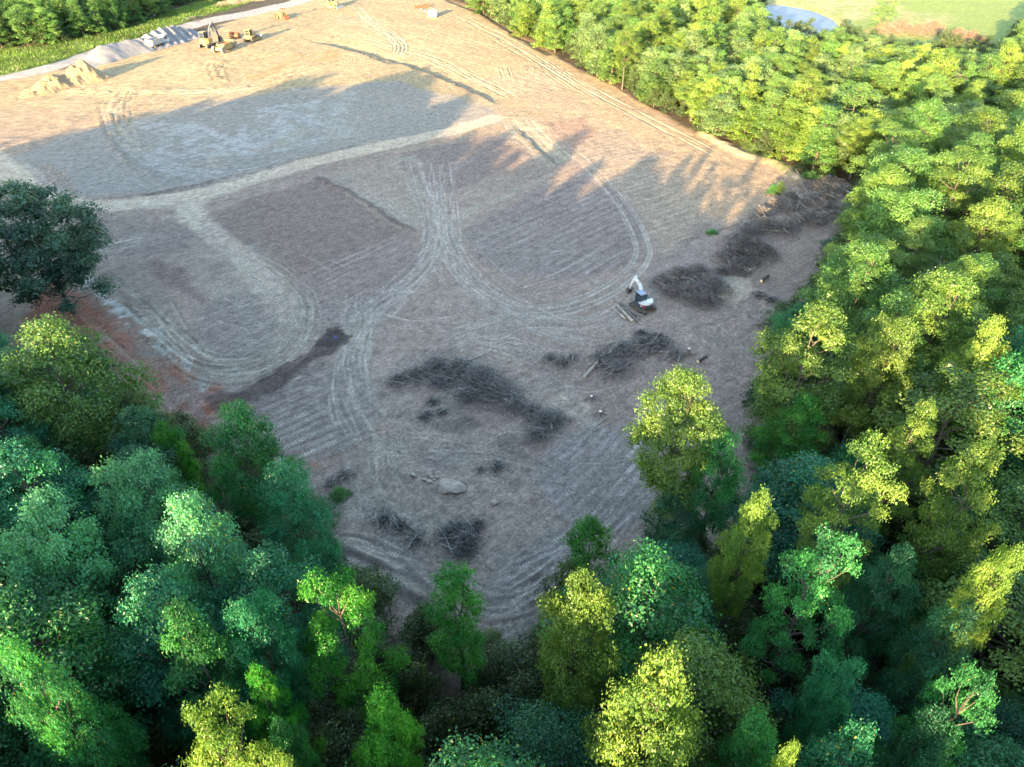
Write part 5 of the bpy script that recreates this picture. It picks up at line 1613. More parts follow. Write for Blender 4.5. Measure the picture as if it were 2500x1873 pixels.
log((1508, 747), (1542, 787), 0.15, 0.23, 'thick pale peeled log in the pile by the white excavator', seed=2, mat='limb')
log((1496, 730), (1563, 793), 0.08, 0.15, 'longest grey log in the pile by the white excavator', seed=3, mat='bark_pale', z=0.02)
log((1510, 741), (1557, 780), 0.07, 0.13, 'dark grey log lying beside the longest one', seed=4, mat='bark')
log((1514, 738), (1566, 784), 0.07, 0.12, 'grey log between the longest one and the excavator', seed=5, mat='bark_pale')
log((1530, 754), (1574, 778), 0.09, 0.14, 'log nearest to the tracks of the white excavator', seed=6, mat='bark_pale')
log((1518, 772), (1525, 780), 0.09, 0.10, 'short pale cut piece at the foot of the thin pole', seed=7)
log((1540, 752), (1545, 755), 0.07, 0.06, 'pale wood chip between logs and excavator', seed=8)
log((1703, 887), (1725, 872), 0.2, 0.15, 'short grey log beside the upright stump right of the limb pile', seed=9, mat='bark')
log((1427, 924), (1457, 897), 0.22, 0.15, 'thick pale limb sticking out of the left end of the limb pile', seed=10, mat='limb', z1=0.5)
log((1031, 1846), (1108, 1833), 0.14, 0.11, 'grey fallen log on the dark wood floor at the bottom edge', seed=11, mat='bark_pale')
log((1836, 700), (1885, 707), 0.05, 0.05, 'thin stick lying right of the pale soil patch', seed=12, mat='twig', cut=False)
log((1826, 773), (1878, 793), 0.06, 0.05, 'dark pole lying on bare ground above the large yellow tree', seed=13, mat='twig', cut=False)
log((1858, 690), (1874, 676), 0.24, 0.20, 'cut log showing its round pale end, left of the puddle', seed=14, mat='bark')
log((1820, 569), (1925, 573), 0.06, 0.05, 'straight pole lying across the brown brush pile', seed=15, mat='limb', z=0.5, cut=False)
log((1985, 505), (1942, 425), 0.13, 0.09, 'felled grey trunk pointing at the sandy bank', seed=16, mat='bark_pale', z=0.3, branches=4)
log((2015, 460), (1985, 410), 0.12, 0.08, 'felled grey trunk right of the other one in the clearing corner', seed=17, mat='bark_pale', z=0.3, branches=4)
log((1880, 533), (1903, 510), 0.10, 0.08, 'short broken trunk in front of the felled saplings', seed=18, mat='bark_pale', z=0.15, branches=2)
log((1135, 885), (1205, 855), 0.06, 0.04, 'thin branch lying in the open above the long brush pile', seed=19, mat='twig', cut=False, branches=3)
log((1075, 1335), (1145, 1362), 0.08, 0.04, 'pale branch sticking out of the dark twig heap', seed=20, mat='limb', z=0.3, cut=False, branches=5)
log((965, 1262), (1010, 1300), 0.07, 0.05, 'grey branch left of the dark twig heap', seed=21, mat='bark', z=0.1, cut=False, branches=4)
log((1445, 1050), (1490, 1010), 0.05, 0.03, 'thin branch lying left of the flat-topped yellow tree', seed=22, mat='limb', cut=False, branches=3)
def stump(px, py, h, rad, label, seed):
    x, y = G(px, py)
    r = np.random.default_rng(seed)
    root = empty('stump', (x, y, ground_z(x, y)))
    tag(root, label, 'stump')
    T = Tubes()
    T.add([np.array((0, 0, -0.1)), np.array((0, 0, 0.15)), np.array((0.02, 0, h))], [rad * 1.7, rad * 1.15, rad], 9)
    for k in range(6):
        a = k * 1.05 + r.uniform(-0.3, 0.3)
        T.add(stick_path((0.6 * rad * math.cos(a), 0.6 * rad * math.sin(a), 0.12), np.array((math.cos(a), math.sin(a), -0.12)), r.uniform(0.6, 1.2), r), [rad * 0.45, rad * 0.3, rad * 0.2, rad * 0.08], 5)
    ob('bark', T.mesh('stump_bark', M['bark_pale']), root)
    m = MB(); m.cyl((0.02, 0, h - 0.02), (0.02, 0, h + 0.012), rad * 0.92, n=10)
    m.build('cut_top', M['cut'], root)
stump(1679, 866, 0.9, 0.20, 'upright pale stump at the right end of the limb pile', 1)
stump(1858, 625, 0.6, 0.2, 'pale stump between the brush piles and the bare ground', 2)
stump(1465, 1008, 0.35, 0.2, 'short stump with roots on the pale soil above the yellow tree', 3)
stump(1830, 663, 0.3, 0.16, 'small cut stump below the upright-stemmed brush pile', 4)
stump(1443, 975, 0.4, 0.17, 'small stump left of the flat-topped yellow tree', 5)

# chips, twigs and slash over the newest clearing: uncountable
T = Tubes()
zone = [(760, 1000), (900, 860), (1150, 740), (1430, 720), (1540, 680), (1620, 520), (1700, 440), (1830, 430), (1810, 560), (1760, 640), (1660, 720), (1660, 860), (1500, 1100), (1200, 1130), (1000, 1220), (860, 1200), (740, 1100)]
zw = [Q(*p) for p in zone]
xs, ys = [p[0] for p in zw], [p[1] for p in zw]
cnt = 0
while cnt < 5200:
    x, y = rng.uniform(min(xs), max(xs)), rng.uniform(min(ys), max(ys))
    if not inpoly(x, y, zw): continue
    if fbm(np.array([x / 5]), np.array([y / 5]), 3, 120)[0] < rng.uniform(-0.5, 0.4): continue
    a = rng.uniform(0, 6.28)
    L = rng.uniform(0.2, 1.1) * (1.8 if rng.random() < 0.08 else 1)
    rr = rng.uniform(0.008, 0.022)
    z = ground_z(x, y) + rr + 0.01
    d = np.array((math.cos(a), math.sin(a), rng.normal(0, 0.06)))
    pts = stick_path((x, y, z), d, L, rng, 0.15, 2)
    T.add(pts, [rr, rr * 0.8, rr * 0.4], 3)
    cnt += 1
tag(ob('woody_debris', T.mesh('woody_debris', M['limb'])), 'scattered twigs and wood chips on the newly cleared soil', 'debris', kind='stuff')
# clods in the rough soil
def clods(name, poly, n, s0, s1, mat, label):
    pw = [Q(*p) for p in poly]
    xs, ys = [p[0] for p in pw], [p[1] for p in pw]
    V, F, k = [], [], 0
    oct_ = np.array([(1, 0, 0), (0, 1, 0), (-1, 0, 0), (0, -1, 0), (0, 0, 1), (0, 0, -1)], float)
    of = [(0, 1, 4), (1, 2, 4), (2, 3, 4), (3, 0, 4), (1, 0, 5), (2, 1, 5), (3, 2, 5), (0, 3, 5)]
    while k < n:
        x, y = rng.uniform(min(xs), max(xs)), rng.uniform(min(ys), max(ys))
        if not inpoly(x, y, pw): continue
        s = rng.uniform(s0, s1) * (2.2 if rng.random() < 0.05 else 1)
        ca, sa = math.cos(k), math.sin(k)
        p = oct_ * s * rng.uniform(0.6, 1.3, (6, 3))
        p = np.stack([p[:, 0] * ca - p[:, 1] * sa + x, p[:, 0] * sa + p[:, 1] * ca + y, p[:, 2] * 0.7 + ground_z(x, y) + s * 0.2], 1)
        V.append(p)
        F += [tuple(i + 6 * k for i in f) for f in of]
        k += 1
    tag(ob(name, mesh_np(name, np.concatenate(V), np.array(F), mat)), label, 'soil clods', kind='stuff')
clods('soil_clods', zone, 2600, 0.04, 0.11, M['rock'], 'loose clods and stones over the newly cleared soil')
clods('soil_clods', [(90, 350), (150, 375), (165, 420), (100, 405)], 500, 0.06, 0.18, M['rock'], 'clods on the rough brown patch left of the grey pad')

# puddles
def puddle(pts, label):
    P = [G(*p) for p in pts]
    cx, cy = np.mean([p[0] for p in P]), np.mean([p[1] for p in P])
    z = max(ground_z(*p) for p in P + [(cx, cy)]) + 0.03
    m = MB()
    m.slab([(p[0] - cx, p[1] - cy) for p in P], -0.12, 0.0)
    o = m.build('puddle', M['puddle'])
    o.location = (cx, cy, z)
    tag(o, label, 'puddle')
puddle([(2001, 668), (2008, 674), (2018, 677), (2024, 672), (2031, 667), (2035, 660), (2026, 662), (2014, 664)], 'larger sky-blue puddle at the right wood edge')
puddle([(2011, 649), (2018, 652), (2024, 650), (2017, 646)], 'smaller sky-blue puddle above the larger one')
puddle([(814, 821), (818, 828), (823, 827), (821, 821), (817, 817)], 'tiny blue puddle in the dark wet hollow')

# ------------------------------------------------------------------ machines
def rx(a): return Matrix.Rotation(a, 3, 'X')
def beam(m, pts, w, hs, x=0.0):
    """box-section arm through (y,z) points, heights hs"""
    n = len(pts)
    up, lo = [], []
    for i, (y, z) in enumerate(pts):
        a = pts[max(0, i - 1)]
        b = pts[min(n - 1, i + 1)]
        d = Vector((b[0] - a[0], b[1] - a[1])).normalized()
        q = Vector((-d.y, d.x)) * hs[i] / 2
        up.append((y + q.x, z + q.y))
        lo.append((y - q.x, z - q.y))
    m.prism(up + lo[::-1], x - w / 2, x + w / 2)

def crawler(root, side, L, W, Hh, x, mats, links=22, proud=0.02):
    """one track: belt with grouser pads, frame, wheels"""
    g = []
    r = Hh / 2
    for i in range(9):
        t = math.pi / 2 - math.pi * i / 8
        g.append((L / 2 - r + r * math.cos(t), r + r * math.sin(t)))
    for i in range(9):
        t = -math.pi / 2 - math.pi * i / 8
        g.append((-L / 2 + r + r * math.cos(t), r + r * math.sin(t)))
    m = MB()
    inner = [(y * (1 - 0.16 / L * 2), r + (z - r) * 0.74) for y, z in g]
    n = len(g)
    vs = []
    for xx in (x - W / 2, x + W / 2):
        for p in (g, inner):
            vs += [Vector((xx, y, z)) for y, z in p]
    fs = []
    for i in range(n):
        j = (i + 1) % n
        fs += [(i, j, n + j, n + i), (2 * n + j, 2 * n + i, 3 * n + i, 3 * n + j), (i, 2 * n + i, 2 * n + j, j), (n + i, n + j, 3 * n + j, 3 * n + i)]
    m._add(vs, fs)
    per = 2 * (L - 2 * r) + 2 * math.pi * r
    for k in range(links):
        s = per * k / links
        st = L - 2 * r
        if s < st: y, z, a = -st / 2 + s, Hh, 0
        elif s < st + math.pi * r:
            t = (s - st) / r; y, z, a = st / 2 + r * math.sin(t), r + r * math.cos(t), -t
        elif s < 2 * st + math.pi * r: y, z, a = st / 2 - (s - st - math.pi * r), 0.0, math.pi
        else:
            t = (s - 2 * st - math.pi * r) / r; y, z, a = -st / 2 - r * math.sin(t), r - r * math.cos(t), math.pi - t
        m.box((x, y, z + 0.0), (W * 1.02, per / links * 0.25, proud * 2), rot=rx(a))
    tr = m.build('track', M[mats[0]], root)
    f = MB()
    f.box((x, 0, r), (W * 0.5, L - 2.2 * r, Hh * 0.42))
    f.build('track_frame', M[mats[1]], tr)
    for yy in (L / 2 - r, -L / 2 + r):
        q = MB(); q.cyl((x - W * 0.42, yy, r), (x + W * 0.42, yy, r), r * 0.72, n=14)
        q.build('idler' if yy > 0 else 'sprocket', M[mats[1]], tr)
    for k in range(4):
        yy = -L / 2 + 1.6 * r + (L - 3.2 * r) * (k + 0.5) / 4
        q = MB(); q.cyl((x - W * 0.4, yy, r * 0.52), (x + W * 0.4, yy, r * 0.52), r * 0.3, n=8)
        q.build('roller', M[mats[1]], tr)
    return tr

def excavator(name, pos, hd_under, hd_upper, k, c, label, boom, stick, bucket, blade=True, thumb=True, logo=False):
    """8-tonne size at k=1; boom/stick: (y,z) points in the upper frame"""
    root = empty(name, (pos[0], pos[1], ground_z(*pos)), -hd_under)
    root.scale = (k, k, k)
    tag(root, label, 'excavator')
    for sd in (-1, 1):
        crawler(root, sd, 2.75, 0.44, 0.62, sd * 0.86, (c['track'], c['frame']))
    m = MB(); m.box((0, 0, 0.5), (1.3, 1.4, 0.34), top=(0.8, 0.8))
    m.build('undercarriage', M[c['frame']], root, bevel=0.02)
    if blade:
        m = MB()
        m.prism([(1.55, 0.04), (1.68, 0.1), (1.62, 0.3), (1.66, 0.52), (1.58, 0.52), (1.52, 0.3), (1.55, 0.12)], -1.05, 1.05)
        m.box((-0.45, 1.1, 0.34), (0.12, 0.95, 0.14)); m.box((0.45, 1.1, 0.34), (0.12, 0.95, 0.14))
        m.build('dozer_blade', M[c['frame']], root)
    hs = empty('house', (0, 0, 0)); hs.parent = root; hs.rotation_euler = (0, 0, -(hd_upper - hd_under))
    # house itself is a mesh part; its pieces are sub-parts
    bpy.data.objects.remove(hs)
    rot = Matrix.Rotation(-(hd_upper - hd_under), 4, 'Z')
    def up(o):
        o.matrix_local = rot @ o.matrix_local if o.parent is root else o.matrix_local
        return o
    m = MB()
    m.cyl((0, 0, 0.64), (0, 0, 0.80), 0.55, n=18)
    m.slab([(-0.98, 0.85), (0.55, 1.0), (0.98, 0.7), (1.0, -0.7), (0.6, -1.05), (-0.6, -1.05), (-1.0, -0.7)], 0.80, 1.02)
    m.box((0.62, 0.05, 1.28), (0.68, 1.2, 0.54))
    body = up(m.build('house', M[c['body']], root, bevel=0.03))
    m = MB()                                             # rounded counterweight
    arc = [(1.02 * math.cos(t), -0.28 - 0.98 * math.sin(t)) for t in np.linspace(0, math.pi, 15)]
    m.slab([(1.02, -0.1)] + arc + [(-1.02, -0.1), (-0.55, -0.30), (0.2, -0.30)], 1.30, 1.56)
    cw = m.build('counterweight', M[c['cw']], body, bevel=0.07)
    m = MB(); m.slab([(a * 0.9, b * 0.96) for a, b in arc], 1.565, 1.64)
    m.build('engine_hood', M[c['cw']], body, bevel=0.03)
    m = MB()
    m.slab([(1.03 * math.cos(t), -0.28 - 0.99 * math.sin(t)) for t in np.linspace(0.02, math.pi - 0.02, 13)], 0.84, 1.295)
    m.build('skirt', M[c['body']], body)
    if logo:
        for (a0, a1, mt) in ((0.55, 0.95, 'red'), (0.30, 0.50, 'white'), (1.9, 2.3, 'red'), (2.35, 2.6, 'white')):
            m = MB()
            ts = np.linspace(math.pi - a1, math.pi - a0, 5)
            o_ = [(1.045 * math.cos(t), -0.28 - 1.005 * math.sin(t)) for t in ts]
            i_ = [(1.03 * math.cos(t), -0.28 - 0.99 * math.sin(t)) for t in ts[::-1]]
            m.slab(o_ + i_, 1.10 if mt == 'white' else 1.06, 1.24)
            m.build('emblem', M[mt], body)
    # cab
    m = MB()
    for (px_, py_, s) in ((-0.93, 0.85, 1), (-0.02, 0.85, 1), (-0.93, -0.30, 1), (-0.02, -0.30, 1)):
        m.box((px_, py_ - 0.1, 1.80), (0.07, 0.07, 1.50))
    m.box((-0.475, 0.18, 1.10), (0.96, 1.2, 0.28))
    for zz in (1.55, 2.5):
        m.box((-0.95, 0.18, zz), (0.05, 1.15, 0.06)); m.box((0.0, 0.18, zz), (0.05, 1.15, 0.06))
    m.box((-0.475, -0.42, 1.55), (0.9, 0.06, 0.06))
    cab = up(m.build('cab', M[c['cab']], root))
    m = MB(); m.box((-0.475, 0.18, 1.87), (0.84, 1.06, 1.24))
    m.build('cab_window', M['glass'], cab)
    m = MB(); m.box((-0.475, 0.18, 2.60), (1.0, 1.26, 0.10), top=(0.92, 0.92))
    m.build('cab_roof', M[c['roof']], cab, bevel=0.03)
    # front
    m = MB(); beam(m, boom, 0.34, [0.30, 0.40, 0.46, 0.36, 0.28][:len(boom)], x=0.22)
    bo = up(m.build('boom', M[c['boom']], root, bevel=0.03))
    if logo:
        a, b = Vector(boom[2]), Vector(boom[3])
        d = (b - a).normalized()
        for t, mt, hh, ll in ((0.42, 'red', 0.17, 0.52), (0.42, 'white', 0.06, 0.42)):
            p = a.lerp(b, t)
            ang = math.atan2(d.y, d.x)
            m = MB()
            for sd in (-1, 1):
                m.box((0.22 + sd * (0.175 if mt == 'red' else 0.180), p.x, p.y), (0.008, ll, hh), rot=rx(ang))
            m.build('emblem', M[mt], bo)
    m = MB()
    p = Vector(boom[0]) + Vector((0.45, -0.1)); q = Vector(boom[2])
    for xx in (-0.02, 0.46):
        m.cyl((xx, p.x, p.y), (xx, (p.x + q.x) / 2, (p.y + q.y) / 2), 0.06, n=10)
        m.cyl((xx, (p.x + q.x) / 2, (p.y + q.y) / 2), (xx, q.x, q.y), 0.035, n=8)
    m.build('boom_cylinder', M[c['cyl']], bo)
    m = MB()
    s0, s1 = Vector(stick[0]), Vector(stick[-1])
    back = s0 - (s1 - s0).normalized() * 0.5
    q = Vector(boom[2]) + Vector((0.0, 0.32))
    m.cyl((0.22, q.x, q.y), (0.22, (q.x + back.x) / 2, (q.y + back.y) / 2), 0.065, n=10)
    m.cyl((0.22, (q.x + back.x) / 2, (q.y + back.y) / 2), (0.22, back.x, back.y), 0.035, n=8)
    m.build('stick_cylinder', M[c['cyl']], bo)
    m = MB(); beam(m, [tuple(back)] + list(stick), 0.27, [0.22, 0.38, 0.26, 0.2][:len(stick) + 1], x=0.22)
    st = up(m.build('stick', M[c['boom']], root, bevel=0.02))
    m = MB()
    nv = Vector((s1.y - s0.y, -(s1.x - s0.x))).normalized() * -0.24
    a, b = s0.lerp(s1, 0.12) + nv, s0.lerp(s1, 0.88) + nv
    m.cyl((0.22, a.x, a.y), (0.22, b.x, b.y), 0.05, n=8)
    m.build('bucket_cylinder', M[c['cyl']], st)
    by, bz = stick[-1]
    m = MB()
    rb = rx(bucket)
    prof = [(0.0, 0.05), (0.18, 0.10), (0.34, -0.1), (0.36, -0.42), (0.22, -0.68), (-0.02, -0.80), (-0.40, -0.74), (-0.36, -0.70), (-0.02, -0.72), (0.14, -0.60), (0.26, -0.40), (0.24, -0.12), (0.1, 0.0)]
    m.prism(prof, -0.1, 0.54, rot=None, loc=(0, 0, 0))
    for xx in (-0.1, 0.52):
        m.prism([(0.0, 0.05), (0.18, 0.10), (0.34, -0.1), (0.36, -0.42), (0.22, -0.68), (-0.02, -0.80), (-0.40, -0.74)], xx, xx + 0.03)
    for kx in range(4):
        m.box((-0.06 + kx * 0.18, -0.47, -0.745), (0.07, 0.18, 0.04))
    bmesh.ops.transform(m.bm, matrix=Matrix.Translation((0, by, bz)) @ rb.to_4x4(), verts=m.bm.verts)
    up(m.build('bucket', M[c['bucket']], root))
    if thumb:
        m = MB()
        for xx in (0.1, 0.34):
            beam(m, [(by - 0.15, bz + 0.35), (by - 0.55, bz + 0.1), (by - 0.75, bz - 0.35)], 0.06, [0.12, 0.14, 0.06], x=xx)
        m.build('thumb', M['dark'], st)
    return root

W_ = dict(track='rubber', frame='dark', body='navy', cw='white', cab='navy', roof='roofgrey', boom='white', cyl='steel', bucket='dark')
p = G(1570, 756)
excavator('compact_excavator', p, R(-35), R(-27), 1.0, W_, 'white and dark blue compact excavator with raised boom beside the logs',
          [(0.75, 1.05), (0.95, 1.9), (1.55, 2.75), (2.7, 3.25)], [(2.75, 3.15), (3.2, 2.4), (3.45, 1.25)], R(35), logo=True)
T_ = dict(track='dark', frame='dark', body='tan', cw='tan', cab='boomdark', roof='tan', boom='boomdark', cyl='steel', bucket='dark')
excavator('crawler_excavator', (-87.6, 215.8), R(20), R(15), 1.5, T_, 'tan crawler excavator with dark arched boom parked beside the scraper',
          [(0.75, 1.05), (1.0, 2.0), (1.65, 3.0), (2.75, 3.6)], [(2.8, 3.5), (3.4, 2.3), (3.9, 0.95)], R(20), blade=False, thumb=False)

def wheel(root, c, r, w, name='wheel', tyre='rubber', hub='tan', n=20):
    x, y, z = c
    m = MB(); m.ring((x - w / 2, y, z), (x + w / 2, y, z), r, r * 0.55, n)
    for k in range(n):                                   # tread lugs
        t = 2 * math.pi * k / n
        m.box((x, y + r * math.cos(t), z + r * math.sin(t)), (w * 0.96, r * 0.1, r * 0.06), rot=rx(t - math.pi / 2))
    o = m.build(name, M[tyre], root)
    m = MB(); m.cyl((x - w * 0.32, y, z), (x + w * 0.32, y, z), r * 0.56, n=14)
    m.cyl((x - w * 0.42, y, z), (x + w * 0.42, y, z), r * 0.2, n=10)
    m.build('rim', M[hub], o)
    return o

def bulldozer(pos, hd, label, paint, blade_front=True, ripper=True, name='bulldozer', k=1.0):
    root = empty(name, (pos[0], pos[1], ground_z(*pos)), -hd)
    root.scale = (k, k, k)
    tag(root, label, 'bulldozer')
    for sd in (-1, 1):
        crawler(root, sd, 3.3, 0.56, 1.0, sd * 1.0, ('dark', paint), links=30, proud=0.035)
    m = MB()
    m.box((0, 0.9, 1.35), (0.95, 1.9, 0.95), top=(0.92, 0.95))
    m.box((0, -0.6, 1.0), (1.3, 2.0, 0.7))
    hood = m.build('hood', M[paint], root, bevel=0.04)
    m = MB()
    for z in range(5): m.box((0, 1.865, 1.05 + z * 0.14), (0.8, 0.03, 0.06))
    m.build('grille', M['dark'], hood)
    m = MB(); m.cyl((0.22, 1.2, 1.75), (0.22, 1.2, 2.5), 0.06, n=10); m.cyl((-0.22, 1.0, 1.75), (-0.22, 1.0, 2.2), 0.10, n=10)
    m.build('exhaust_stack', M['dark'], hood)
    for sd in (-1, 1):
        m = MB(); m.box((sd * 0.98, -0.7, 1.22), (0.6, 1.6, 0.28))
        m.build('fender', M[paint], root, bevel=0.03)
    m = MB()
    for xx in (-0.68, 0.68):
        for yy in (-1.25, 0.05): m.box((xx, yy, 2.05), (0.09, 0.09, 1.5))
    m.box((0, -0.6, 1.45), (1.42, 1.35, 0.2))
    for yy in (-1.25, 0.05): m.box((0, yy, 2.2), (1.36, 0.05, 0.06))
    cab = m.build('cab', M[paint], root)
    m = MB(); m.box((0, -0.6, 2.16), (1.30, 1.22, 1.2)); m.build('cab_window', M['glass'], cab)
    m = MB(); m.box((0, -0.6, 2.86), (1.6, 1.6, 0.14), top=(0.93, 0.93)); m.build('cab_roof', M[paint], cab, bevel=0.04)
    m = MB()
    prof = [(2.55, 0.05), (2.42, 0.25), (2.36, 0.6), (2.42, 0.95), (2.58, 1.2), (2.52, 1.22), (2.34, 0.98), (2.27, 0.6), (2.33, 0.22), (2.48, 0.03)]
    m.prism(prof, -1.75, 1.75)
    m.build('blade', M['steel'], root)
    m = MB()
    for sd in (-1, 1):
        m.box((sd * 1.42, 1.1, 0.45), (0.14, 2.5, 0.2))
        m.cyl((sd * 0.45, 1.7, 1.5), (sd * 0.5, 2.3, 0.75), 0.06, n=8)
    m.build('push_arm', M[paint], root)
    if ripper:
        m = MB(); m.box((0, -1.95, 0.85), (1.9, 0.25, 0.3))
        for xx in (-0.75, 0, 0.75): m.box((xx, -2.1, 0.5), (0.1, 0.2, 0.9))
        m.build('ripper', M['dark'], root)
    return root
bulldozer((-77.0, 222.8), R(17), 'tan bulldozer with cab hitched in front of the scraper', 'tan', ripper=False, k=1.12)
bulldozer((-62.3, 270.2), R(112), 'yellow bulldozer with steel blade cut by the top edge', 'yellow', k=1.1)

def scraper(pos, hd, label):
    root = empty('pull_scraper', (pos[0], pos[1], ground_z(*pos)), -hd)
    tag(root, label, 'scraper')
    for sd in (-1, 1):
        wheel(root, (sd * 1.35, -3.5, 0.82), 0.82, 0.6, tyre='dusttyre')
        wheel(root, (sd * 1.1, 3.2, 0.75), 0.75, 0.5, tyre='dusttyre')
        m = MB()
        m.prism([(-2.6, 0.45), (1.5, 0.4), (1.7, 0.7), (1.2, 1.9), (-1.9, 2.0), (-2.8, 1.3)], sd * 1.2 - 0.06, sd * 1.2 + 0.06)
        m.build('side_plate', M['tan'], root, bevel=0.02)
        m = MB()
        m.prism([(-2.6, 1.25), (1.2, 1.65), (3.0, 1.9), (3.1, 1.7), (1.4, 1.4), (-2.6, 1.0)], sd * 1.34 - 0.08, sd * 1.34 + 0.08)
        m.build('draft_arm', M['tan'], root, bevel=0.02)
    m = MB(); m.box((0, -0.5, 0.5), (2.3, 3.8, 0.16)); m.box((0, -2.2, 1.2), (2.3, 0.14, 1.4), rot=rx(R(-15)))
    m.build('bowl', M['tan'], root)
    m = MB(); m.prism([(1.2, 0.5), (1.75, 0.5), (1.9, 1.1), (1.3, 1.9), (1.2, 1.85), (1.7, 1.1)], -1.1, 1.1)
    m.build('apron', M['rust'], root)
    m = MB(); m.box((0, 2.6, 1.95), (2.8, 0.35, 0.35)); m.box((0, 3.2, 1.3), (0.5, 0.8, 1.1)); m.box((0, 4.6, 0.95), (0.25, 2.4, 0.22)); m.box((0, 3.2, 0.75), (2.0, 0.25, 0.25))
    m.build('gooseneck', M['tan'], root, bevel=0.02)
    m = MB(); m.box((0, -3.2, 1.0), (1.9, 1.1, 0.7), top=(0.8, 0.6)); m.cyl((-0.3, -2.9, 1.5), (-0.3, -1.6, 1.7), 0.1); m.cyl((0.3, -2.9, 1.5), (0.3, -1.6, 1.7), 0.1)
    m.build('push_frame', M['tan'], root, bevel=0.03)
    m = MB(); m.box((0, -0.6, 1.55), (2.1, 2.4, 0.5), top=(0.6, 0.5))
    m.build('soil_load', M['soil_heap'], root, bevel=0.15)
scraper((-81.3, 212.6), R(14), 'tan pull scraper on grey dusty tyres behind the bulldozer')

def drum_roller(pos, hd, label):
    root = empty('sheepsfoot_roller', (pos[0], pos[1], ground_z(*pos)), -hd)
    tag(root, label, 'roller')
    for sd in (-1, 1):
        m = MB(); m.cyl((sd * 0.95 - 0.75, 0, 0.85), (sd * 0.95 + 0.75, 0, 0.85), 0.68, n=18)
        d = m.build('drum', M['rust'], root)
        m = MB()
        for r_ in range(6):
            for k in range(14):
                t = 2 * math.pi * (k + 0.5 * (r_ % 2)) / 14
                m.box((sd * 0.95 - 0.62 + r_ * 0.25, 0.74 * math.cos(t), 0.85 + 0.74 * math.sin(t)), (0.1, 0.1, 0.16), rot=rx(t - math.pi / 2))
        m.build('foot', M['rust'], d)
    m = MB()
    m.box((0, 1.0, 0.85), (3.8, 0.16, 0.2)); m.box((0, -1.0, 0.85), (3.8, 0.16, 0.2))
    for xx in (-1.82, 0, 1.82): m.box((xx, 0, 0.85), (0.12, 2.16, 0.18))
    m.box((0, 2.0, 0.75), (0.16, 2.0, 0.16))
    m.build('frame', M['tan'], root)
drum_roller((-83.0, 226.2), R(20), 'towed sheepsfoot roller with two rusty drums behind the scraper')

def dump_truck(pos, hd, label):
    root = empty('dump_truck', (pos[0], pos[1], ground_z(*pos)), -hd)
    tag(root, label, 'truck')
    for sd in (-1, 1):
        wheel(root, (sd * 1.05, 2.6, 0.53), 0.53, 0.32, hub='truckwhite')
        for yy in (-1.3, -2.65):
            wheel(root, (sd * 1.0, yy, 0.53), 0.53, 0.5, hub='truckwhite')
    m = MB(); m.box((0, -0.2, 0.85), (0.9, 7.2, 0.28)); m.box((0.75, 0.7, 0.75), (0.5, 1.2, 0.5)); m.box((-0.75, 0.7, 0.75), (0.5, 1.2, 0.5))
    m.build('chassis', M['dark'], root)
    m = MB(); m.box((0, 2.95, 1.35), (1.5, 1.5, 0.85), top=(0.85, 0.95), shift=(0, -0.03))
    for sd in (-1, 1): m.prism([(1.95, 0.75), (2.1, 1.15), (2.9, 1.2), (3.25, 0.95), (3.3, 0.8), (3.1, 1.0), (2.3, 1.0)], sd * 1.05 - 0.2, sd * 1.05 + 0.2)
    m.box((0, 3.82, 0.75), (2.3, 0.16, 0.3))
    m.build('hood', M['truckwhite'], root, bevel=0.05)
    m = MB(); m.box((0, 1.55, 1.75), (2.1, 1.45, 1.7), top=(0.9, 0.86))
    cab = m.build('cab', M['truckwhite'], root, bevel=0.06)
    m = MB()
    m.box((0, 2.20, 2.15), (1.7, 0.06, 0.62), rot=rx(R(7)))
    for sd in (-1, 1): m.box((sd * 1.0, 1.62, 2.15), (0.05, 0.85, 0.6), rot=Matrix.Rotation(-sd * R(3.5), 3, 'Y'))
    m.build('window', M['glass'], cab)
    m = MB()
    m.box((0, -1.45, 1.22), (2.3, 4.7, 0.14))
    for sd in (-1, 1): m.box((sd * 1.16, -1.45, 1.9), (0.08, 4.7, 1.25))
    bed = m.build('dump_body', M['bedgrey'], root)
    m = MB()
    for sd in (-1, 1):
        for k in range(9): m.box((sd * 1.23, -3.6 + k * 0.54, 1.9), (0.07, 0.11, 1.2))
    m.build('rib', M['truckwhite'], bed)
    m = MB()
    for sd in (-1, 1): m.box((sd * 1.2, -1.45, 2.56), (0.16, 4.75, 0.09))
    m.build('top_rail', M['truckwhite'], bed)
    m = MB(); m.box((0, -3.84, 1.85), (2.36, 0.1, 1.5)); m.build('tailgate', M['truckwhite'], bed)
    m = MB(); m.box((0, 0.94, 2.0), (2.36, 0.1, 1.6)); m.box((0, 1.4, 2.82), (2.3, 1.0, 0.08)); m.build('cab_guard', M['truckwhite'], bed)
    return root
dump_truck((-101.0, 215.6), R(21), 'grey-white dump truck with ribbed bed parked at the gravel stockpile')

